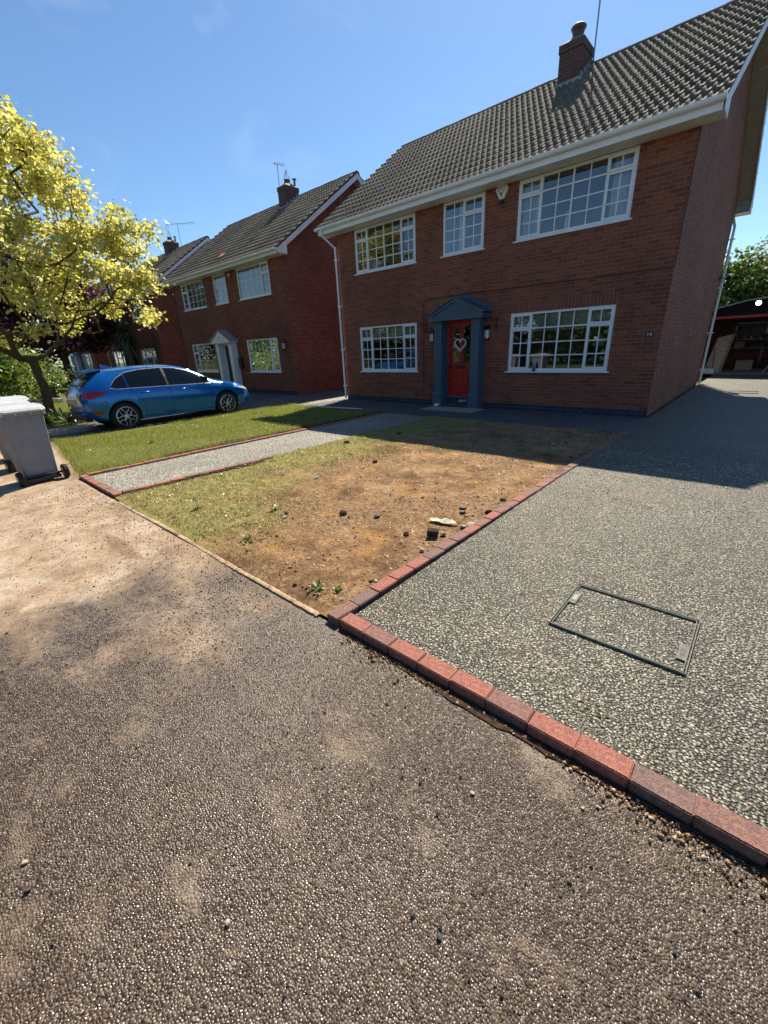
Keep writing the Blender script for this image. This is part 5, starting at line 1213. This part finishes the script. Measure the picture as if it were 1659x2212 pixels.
tree('purple_tree', 'dark purple-leaved tree behind the yellow one', (-21.5, -3.0, 0), (-21.5, -3, 2.2), blob(-21.5, -3, 4.7, 3.7, 3.0, 2.9, 130, 2), .2, M['purple'], 900, 26, .16, 31, spread=.3)
tree('garden_shrub', 'tall leafy green shrub at the left edge beyond the bins', (-13.6, -6.6, 0), (-13.6, -6.6, .4), blob(-13.6, -6.6, 1.15, 1.9, 1.3, .95, 70, 4), .05, M['green'], 420, 18, .11, 33, spread=.16, shape=4, cat='shrub')
tree('young_tree', 'slim young green tree left of the yellow tree trunk', (-10.4, -7.9, 0), (-10.5, -7.9, .9), blob(-10.5, -7.9, 1.6, 1.25, 1.0, .9, 50, 6), .035, M['green'], 240, 16, .12, 35, spread=.16, cat='tree')
# background trees beyond the garage
tree('garden_tree', 'leafy sunlit green tree rising beyond the garage roof', (8.6, 20.5, 0), (8.6, 20.5, 1.4), blob(8.6, 20.5, 3.1, 2.3, 2.2, 1.9, 110, 8), .16, M['green'], 560, 24, .16, 41, 'trees beyond the garage', spread=.26)
tree('garden_tree', 'open-branched tree with pale blossom at the right edge, beyond the garage', (11.0, 21.0, 0), (10.9, 21, 1.6), blob(11.0, 21, 3.6, 2.4, 2.2, 2.1, 120, 9), .16, leaf_mat('pale_blossom_leaves', [(.10, .12, .05), (.22, .20, .12), (.42, .36, .30)], .4), 420, 18, .14, 43, 'trees beyond the garage', spread=.30)
tree('garden_tree', 'tall dark tree behind the garage, hidden by the nearest house', (3.4, 13.0, 0), (3.4, 13.0, 2.5), blob(3.4, 13.0, 6.2, 2.6, 2.2, 3.4, 120, 10), .22, M['darkgreen'], 800, 24, .2, 45, 'trees beyond the garage', spread=.35)
t = thing('blocker_fence', 'added dark close-boarded fence behind the garage, blocking the bright ground beyond', 'fence', (2, 19.2, 0))  # fence added to keep bright ground out of the garage window view
B().box(0, 16, 0, .03, 0, 1.85).done('boards', plain('dark_fence_board', (.07, .045, .03), .9, .2, .4, 8), t)
for q in range(7): B().box(q*2.6, q*2.6+.1, -.1, 0, 0, 1.95).done('fence_post', M['bark'], t)
# hedge trees across the road, which the lower windows mirror
src = None
for i, (x, y, s) in enumerate(((-14, -22, 1.), (-8.5, -23.5, .9), (-3.5, -22, 1.05), (1.5, -23, .95), (7, -22.2, 1.), (13, -23, .9), (-20, -23, 1.), (-26, -22, .95), (-32, -23, 1.05), (-38, -22, 1.), (-44.5, -23, 1.1), (-51, -24, 1.1))):
    lb = ['rounded dark green tree across the road, opposite the second house', 'smaller dark green tree across the road', 'tall dark green tree across the road, left of the front door', 'dark green tree across the road, opposite the path', 'dark green tree across the road, opposite the door', 'dark green tree across the road behind the viewpoint', 'dark green tree across the road, opposite the far drive', 'dark green tree across the road, opposite the fourth house', 'large tree across the road beyond the fourth house', 'tree across the road in the far left distance', 'very distant tree across the road on the left', 'farthest of all trees across the road on the left'][i]
    if src is None: src = tree('roadside_tree', lb, (x, y, 0), (x, y, 1.2), blob(x, y, 3.1, 3.2, 2.0, 2.7, 90, 50), .18, M['darkgreen'], 620, 22, .22, 51, 'trees across the road', spread=.36)
    else:
        c = copy_tree(src); c.location = (x, y, 0); c.scale = (s, s, s); c.rotation_euler = (0, 0, i*1.1); c['label'] = lb
# cordyline palm
t = thing('palm_tree', 'spiky palm with drooping sword leaves in front of the third house', 'palm tree', (-16.6, -1.0, 0))
B().tube([(0, 0, 0), (.05, 0, 1.), (-.03, .02, 2.2), (0, 0, 3.0)], [.19, .16, .15, .13], 12).done('trunk', M['palmbark'], t, smooth=True)
b = B(); r = random.Random(3)
for i in range(330):
    a = r.uniform(0, 6.283); el = r.uniform(-1.1, 1.4); L = r.uniform(.85, 1.25); w_ = .028; o_ = Vector((0, 0, 2.95+r.uniform(-.25, .15)))
    d = Vector((math.cos(a)*math.cos(el), math.sin(a)*math.cos(el), math.sin(el))); s = Vector((-math.sin(a), math.cos(a), 0))*w_; P = []
    for q in range(5):
        f = q/4; c = o_+d*L*f+Vector((0, 0, -.45*f*f*L)); ww = s*(1-.9*f*f)*(0.5+f if f < .5 else 1); P += [c-ww, c+ww]
    b.add(P, [(2*q, 2*q+1, 2*q+3, 2*q+2) for q in range(4)])
b.done('crown', M['palmleaf'], t, fix=False)
# bed plants under the maple
def plant(label, x, y, h, n, seed, mat='darkgreen', wl3=.03, group='plants in the flower bed', z=0., name='bed_plant', cat='plant'):
    r = random.Random(seed); b = B()
    for i in range(n):
        a = r.uniform(0, 6.283); el = r.uniform(.25, 1.4); L = h*r.uniform(.6, 1.15); d = Vector((math.cos(a)*math.cos(el), math.sin(a)*math.cos(el), math.sin(el)))
        s = Vector((-math.sin(a), math.cos(a), 0))*wl3*r.uniform(.6, 1.2); P = []
        o_ = Vector((r.uniform(-.3, .3)*h, r.uniform(-.3, .3)*h, 0))
        for q in range(4): f = q/3; c = o_+d*L*f+Vector((0, 0, -.3*f*f*L)); ww = s*(.35+1.6*f if f < .5 else 2.2*(1-f)+.02); P += [c-ww, c+ww]
        b.add(P, [(2*q, 2*q+1, 2*q+3, 2*q+2) for q in range(3)])
    o = b.done(name, M[mat], fix=False); o.location = (x, y, z); return setp(o, label, cat, group)
for i, (x, y, h) in enumerate(((-5.6, -7.9, .5), (-5.0, -7.4, .55), (-4.4, -7.8, .45), (-3.9, -7.2, .5), (-6.2, -8.3, .45), (-3.75, -8.1, .3), (-7.4, -8.2, .5), (-5.4, -8.35, .35))):
    plant(['tall dark plant right beside the yellow tree trunk', 'tallest pale green plant in the bed under the yellow tree', 'dark broad-leaved plant in the middle of the flower bed', 'green plant behind the rear bumper of the blue car', 'dark plant at the front left of the flower bed', 'low green plant at the right tip of the flower bed', 'dark plant left of the yellow tree trunk', 'small green plant at the front edge of the flower bed'][i], x, y, h, 70, 60+i, 'darkgreen' if i % 2 else 'green', .035)
for i, (x, y) in enumerate(((8.73, -8.76), (7.1, -7.97), (7.55, -8.6), (6.35, -8.5), (8.86, -8.68))):
    plant(['pale leafy weed at the front corner of the soil', 'green weed beside the small white stone', 'low green weed near the concrete kerb', 'low green weed nearest the path end of the kerb', 'tiny weed by the dark corner block'][i], x, y, (.09, .11, .08, .09, .06)[i], 26, 80+i, 'blade', .010, 'weeds on the bare soil', .025, 'weed')
plant('dark tuft of coarse grass in the front lawn left of the path', 1.9, -7.3, .12, 60, 97, 'green', .006, None, .045, 'grass_tuft')
plant('dark tuft of coarse grass in the lawn near the car front', 1.1, -4.9, .12, 50, 98, 'green', .006, None, .045, 'grass_tuft')

def blades(name, pts, h, w_, mat, seed, lean=.6):
    r = np.random.default_rng(seed); n = len(pts); a = r.uniform(0, 2*np.pi, n); H = h*r.uniform(.4, 1.2, n); l = r.uniform(.1, lean, n)*H; b_ = r.uniform(0, 2*np.pi, n)
    s = np.stack([np.cos(a), np.sin(a), 0*a], -1)*w_; tip = pts+np.stack([l*np.cos(b_), l*np.sin(b_), H], -1)
    V = np.stack([pts-s, pts+s, tip], 1).reshape(-1, 3); o = npmesh(name, V, np.arange(3*n).reshape(n, 3), mat); o['kind'] = 'stuff'; return o
r = np.random.default_rng(77); n = 75000
x = r.uniform(-.80, 3.33, n); y = r.uniform(-8.95, -1.93, n); t_ = (x+.75)/4.11; kp = y > -8.42-(.50*t_-.05)-.05+r.normal(0, .02, n)
kp &= (fbm(x, y, 31, 4, 2.6)*1.2+r.normal(0, .3, n)) > -.35
p = np.stack([x, y, .035+.012*fbm(x, y, 5, 5, 2.)], -1)[kp]; blades('lawn_grass', p, .062, .0035, M['blade'], 1)
n = 60000; x = r.uniform(4.95, 9.05, n); y = r.uniform(-8.86, -1.97, n)
g_ = 6.5-x+1.1*fbm(x, y, 44, 4, 1.4)+1.3*fbm(x, y, 45, 4, 5.)+np.maximum(0, (-7.0-y)*.75)+r.normal(0, .45, n); kp = g_ > .15
p = np.stack([x, y, .018+.016*fbm(x, y, 3, 5, 4.)], -1)[kp]; blades('patchy_grass', p, .035, .0035, M['dryblade'], 2, 1.4)
n = 20000; x = r.uniform(5.6, 9.03, n); y = r.uniform(-8.84, -2.0, n)
p = np.stack([x, y, .022+.016*fbm(x, y, 3, 5, 4.)], -1); blades('straw_litter', p, .012, .003, M['dryblade'], 3, 4.)
n = 26000; x = r.uniform(-12, -3.5, n); y = r.uniform(-8.7, -2.2, n); blades('neighbour_grass', np.stack([x, y, 0*x+.01], -1), .06, .006, M['blade'], 4)
n = 12000; x = r.uniform(-27, -16, n); y = r.uniform(-8.7, -3.3, n); blades('far_grass', np.stack([x, y, 0*x], -1), .07, .009, M['blade'], 6)
# soil clods and dark crumbs in the trench
n = 5200; x = r.uniform(5.3, 9.03, n); y = r.uniform(-8.84, -2.0, n); kp = fbm(x, y, 61, 3, 2.2)+r.normal(0, .5, n)+(x-6.6)*.35 > .15; x, y = x[kp], y[kp]; n = len(x)
sz = np.clip(r.lognormal(-5.0, .55, n), .003, .024)[:, None, None]; oct_ = np.array([(1, 0, 0), (0, 1, 0), (-1, 0, 0), (0, -1, 0), (0, 0, .7), (0, 0, -.7)])
vv = np.stack([x, y, .024+.016*fbm(x, y, 3, 5, 4.)], -1)[:, None, :]+sz*(oct_[None]*r.uniform(.6, 1.4, (n, 6, 1))+r.normal(0, .22, (n, 6, 3)))
ff = np.array([(0, 1, 4), (1, 2, 4), (2, 3, 4), (3, 0, 4), (1, 0, 5), (2, 1, 5), (3, 2, 5), (0, 3, 5)])
gcr = G('soil_crumb'); gi = gcr.n.new('ShaderNodeNewGeometry'); crm = gcr.fin(gcr.ramp(gi.outputs['Random Per Island'], [(0, (.05, .03, .02)), (.5, (.20, .115, .06)), (.85, (.36, .23, .13)), (1, (.55, .48, .38))]), .95, .1)
npmesh('soil_crumbs', vv.reshape(-1, 3), (np.arange(n)[:, None, None]*6+ff[None]).reshape(-1, 3), crm)['kind'] = 'stuff'
n = 3000; x = r.uniform(9.25, 13, n); y = -8.945-r.exponential(.035, n)*(1+.9*np.sin(x*2.3)); sz = np.clip(r.lognormal(-5.6, .5, n), .0015, .010)[:, None, None]
vv = np.stack([x, y, 0*x+.003], -1)[:, None, :]+sz*(oct_[None]*r.uniform(.6, 1.4, (n, 6, 1))+r.normal(0, .22, (n, 6, 3)))
npmesh('edge_grit', vv.reshape(-1, 3), (np.arange(n)[:, None, None]*6+ff[None]).reshape(-1, 3), crm)['kind'] = 'stuff'
n = 900; x = r.uniform(4.98, 8.6, n); y = r.uniform(-8.85, -2.0, n); kp = 6.3-x+1.2*fbm(x, y, 46, 4, 3.)+np.maximum(0, (-7.0-y)*1.0)+r.normal(0, .5, n) > .5; C_ = np.stack([x, y, 0*x+.035], -1)[kp]
V_, F__ = leaves_np(C_, 6, .032, r, .03, .25, .1, shape=4); npmesh('weed_leaves', V_, F__, leaf_mat('weed_leaf', [(.09, .13, .03), (.20, .23, .07), (.38, .38, .18)], .4))['kind'] = 'stuff'
n = 500; x = r.uniform(-.7, 3.2, n); y = r.uniform(-8.4, -2.1, n); V_, F__ = leaves_np(np.stack([x, y, 0*x+.07], -1), 5, .03, r, .035, .25, .1, shape=4); npmesh('lawn_weeds', V_, F__, bpy.data.materials['weed_leaf'])['kind'] = 'stuff'
# picket fence
t = thing('picket_fence', 'low black picket fence behind the yellow tree trunk', 'fence', (-17.5, -6.1, 0), .10)
b = B()
for i in range(30): x = -.2+i*.16; b.prism([(x, 0), (x+.07, 0), (x+.07, .72), (x+.035, .78), (x, .72)], -.012, .012, 1)
b.done('pickets', M['black'], t); B().box(-.3, 4.7, .012, .04, .18, .25).box(-.3, 4.7, .012, .04, .55, .62).done('rails', M['black'], t)
for i in range(4): o = B().box(-.06, .06, -.1, .1, 0, .18).done('edging_stone', M['cream']); o.location = (-13.6+i*.55, -5.95+.05*i, 0); setp(o, ['leftmost', 'second from left', 'third from left', 'rightmost'][i]+' small pale upright stone below the picket fence', 'edging stone', 'pale edging stones')

o = setp(B().box(0, 2.1, -.02, .02, 0, .02).done('pale_strip', M['upvc_dirty']), 'thin pale strip lying on the shaded lawn near the forecourt', 'strip'); o.location = (.62, -2.35, .085); o.rotation_euler = (0, 0, .13)

# ------------------------------------------------------------------ loose stones and debris
def stone_mesh(seed):
    bm = bmesh.new(); bmesh.ops.create_icosphere(bm, subdivisions=2, radius=1); r = random.Random(seed)
    k = [Vector((r.gauss(0, 1), r.gauss(0, 1), r.gauss(0, 1))).normalized() for _ in range(7)]; dd = [r.uniform(.55, .8) for _ in k]
    for v in bm.verts:
        for n, d in zip(k, dd):
            e = v.co.dot(n)-d
            if e > 0: v.co -= n*e
        v.co.z *= .7
    me = bpy.data.meshes.new('stone'); bm.to_mesh(me); bm.free(); return me
SM_ = {}
for key, m in (('dark', plain('dark_stone', (.035, .03, .028), .6, .4, .3, 30)), ('pale', plain('pale_stone', (.30, .265, .22), .85, .2, .2, 30)), ('brown', M['darksoil'])):
    SM_[key] = [stone_mesh(i+len(key)*10) for i in range(3)]
    for me in SM_[key]: me.materials.append(m)
def stone(x, y, z, s, key, label, group, name='stone', cat='stone'):
    o = link_mesh(name, random.choice(SM_[key]).copy() if False else random.choice(SM_[key]), None); o.location = (x, y, z+s*.35); o.scale = (s*random.uniform(.8, 1.3), s, s*random.uniform(.7, 1))
    o.rotation_euler = (random.uniform(-.3, .3), random.uniform(-.3, .3), random.uniform(0, 6)); return setp(o, label, cat, group)
road_st = [(9.24, -10.51, .012, 'pale'), (9.35, -10.52, .016, 'dark'), (9.58, -10.5, .008, 'dark'), (9.69, -10.13, .007, 'dark'), (9.94, -10.13, .013, 'pale'), (10.2, -10.11, .008, 'dark'), (9.77, -9.19, .012, 'dark'), (9.71, -9.06, .012, 'dark'), (9.85, -9.15, .008, 'dark'), (10.06, -9.43, .009, 'dark'), (10.13, -9.4, .011, 'dark'), (10.11, -9.34, .008, 'dark'), (10.24, -9.28, .010, 'dark'), (10.31, -9.31, .011, 'pale'), (10.25, -9.46, .010, 'dark'), (10.36, -9.75, .011, 'dark'), (10.45, -9.74, .012, 'dark'), (10.44, -9.72, .009, 'dark'), (10.65, -9.1, .010, 'pale'), (10.69, -9.06, .009, 'pale'), (10.69, -9.36, .011, 'dark'), (10.73, -9.27, .008, 'dark'), (10.86, -9.07, .010, 'dark'), (10.97, -9.34, .010, 'dark'), (11.15, -9.02, .010, 'dark'), (11.02, -9.17, .009, 'pale'), (10.64, -9.73, .009, 'dark'), (11.03, -9.39, .009, 'dark'), (10.56, -9.76, .006, 'dark')]
for x, y, s, k_ in road_st:
    stone(x, y, .001, s*.75, k_, 'tiny dark stone scattered on the wet-looking tarmac' if k_ == 'dark' else 'tiny pale stone scattered on the wet-looking tarmac', 'small stones on the tarmac')
soil_st = [(8.93, -7.44, .035, 'pale', 'pale stone beside the half brick near the block edging'), (9.03, -7.13, .045, 'pale', 'large pale rubble piece at the torn sheet'), (9.02, -7.03, .035, 'dark', 'dark rubble piece at the torn sheet'), (8.99, -7.2, .035, 'pale', 'smaller pale rubble piece against the blocks'),
    (8.16, -7.49, .035, 'dark', 'dark lump alone in the middle of the soil'), (6.69, -5.91, .05, 'brown', 'dark earth clod on the grass and soil border'), (7.81, -7.63, .045, 'brown', 'flat dark clod left of centre on the soil'), (9.0, -6.74, .04, 'brown', 'dark clod close to the block edging'), (8.97, -6.35, .04, 'brown', 'dark clod at the edging nearer the house'),
    (8.97, -7.82, .028, 'pale', 'small white triangular stone near the edging'), (8.74, -6.8, .035, 'dark', 'upper of two dark stones above the torn sheet'), (8.79, -6.89, .03, 'dark', 'lower of two dark stones above the torn sheet'), (8.74, -8.18, .018, 'pale', 'tiny white stone on the lower soil'), (8.97, -8.44, .025, 'brown', 'dark clod at the lower tip of the soil'),
    (8.66, -7.64, .03, 'brown', 'brown clod left of the half brick'), (5.63, -4.05, .05, 'brown', 'dark clod on the grass below the shadow edge'), (5.29, -5.15, .06, 'brown', 'dark clod on the grass near the path'), (7.38, -8.06, .03, 'pale', 'square white stone among green weeds'), (6.58, -6.96, .04, 'pale', 'flat pale stone on the grass and soil border')]
for x, y, s, k_, l in soil_st: stone(x, y, .022, s, k_, l, 'stones and clods on the soil')
o = setp(B().box(-.05, .05, -.032, .032, 0, .055).done('half_brick', M['darksoil'], bevel=.006), 'dark broken half brick near the block edging', 'brick'); o.location = (8.86, -7.51, .025); o.rotation_euler = (.1, .05, .5)
b = B(); r = random.Random(8); n = 9; P = []
for i in range(n+1):
    f = i/n; P += [(f*.36, -.03-.03*math.sin(f*3)+r.uniform(-.012, .012), r.uniform(.0, .03)), (f*.36, .03+.03*math.sin(f*4)+r.uniform(-.02, .02), r.uniform(.0, .045))]
b.add(P, [(2*i, 2*i+2, 2*i+3, 2*i+1) for i in range(n)])
o = setp(b.done('torn_sheet', plain('torn_pale_sheet', (.40, .38, .29), .8, .2, .35, 30), fix=False), 'torn strip of pale crumpled sheeting on the soil beside the block edging', 'litter'); o.location = (8.64, -7.24, .03); o.rotation_euler = (0, 0, .25); o.scale = (.85, .7, .6)
md = o.modifiers.new('t', 'SOLIDIFY'); md.thickness = .003

# ------------------------------------------------------------------ things standing in the windows
t = thing('spray_bottle', 'small blue bottle with a dark base on the sill of the large lower window', 'bottle', (6.57, -.035, .934))
B().lathe([(.028, 0), (.03, .01), (.03, .06)], (0, 0, 0), 14).done('bottle_base', M['rubber'], t, smooth=True)
B().lathe([(.03, .06), (.03, .15), (.014, .18), (.014, .21), (0, .215)], (0, 0, 0), 14).done('bottle_body', plain('blue_plastic', (.06, .22, .5), .3), t, smooth=True)
o = setp(B().lathe([(.05, 0), (.06, .1), (.05, .22), (.025, .30), (.03, .36), (0, .37)], (0, 0, 0), 16).done('white_vase', M['upvc'], smooth=True), 'white vase standing inside the large upper window', 'vase'); o.location = (6.95, .13, UZ+.06)
o = setp(B().prism([(-.03, 0), (.03, 0), (.045, .07), (.0, .14), (-.045, .07)], -.004, .004, 1).done('hanging_ornament', plain('green_glass', (.1, .5, .2), .2)), 'small green ornament hanging in the lower left window', 'ornament'); o.location = (2.14, .1, 1.70)
t = thing('table_lamp', 'pale lampshade seen inside the right pane of the large lower window', 'lamp', (7.85, .35, 1.25))
B().lathe([(.16, 0), (.11, .2)], (0, 0, .2), 18).done('lamp_shade', M['cream'], t, smooth=True); B().lathe([(.06, -.35), (.03, 0), (.02, .2)], (0, 0, 0), 12).done('lamp_base', gp, t)

t = thing('wall_shelf', 'timber shelf of tins on the garage back wall', 'shelf', (9.9, 17.35, 1.02))
B().box(-1.0, 1.6, -.15, .12, .2, .23).done('shelf_board', wood, t); B().box(-.9, -.87, -.12, .1, .05, .2).box(1.45, 1.48, -.12, .1, .05, .2).done('brackets', M['black'], t)
tins = [M['upvc_dirty'], M['redpaint'], cb, M['ally'], tt, M['black']]
for i in range(9):
    tn = thing('paint_tin', ['white', 'red', 'brown', 'silver', 'teal', 'black', 'large white', 'tall red', 'wide brown'][i]+' paint tin on the garage shelf', 'tin', (9.05+i*.27, 17.3, 1.25), 0, 'paint tins in the garage')
    hh = .12+.05*(i % 3); B().lathe([(.07, 0), (.07, hh)], (0, 0, 0), 14).done('tin_body', tins[i % 6], tn); B().lathe([(.072, hh), (.072, hh+.012), (.06, hh+.008)], (0, 0, 0), 14).done('lid', M['ally'], tn)
r = np.random.default_rng(99); n = 9000; x = r.uniform(3.6, 9.9, n); y = -8.96-r.exponential(.55, n); kp = (y > -10.9) & (r.random(n) < np.clip((9.3-x)/1.2, .12, 1)); x, y = x[kp], y[kp]; n = len(x)
sz = np.clip(r.lognormal(-5.9, .5, n), .0012, .009)[:, None, None]
vv = np.stack([x, y, 0*x+.0], -1)[:, None, :]+sz*(oct_[None]*r.uniform(.6, 1.4, (n, 6, 1))+r.normal(0, .22, (n, 6, 3)))
npmesh('sand_grit', vv.reshape(-1, 3), (np.arange(n)[:, None, None]*6+ff[None]).reshape(-1, 3), crm)['kind'] = 'stuff'
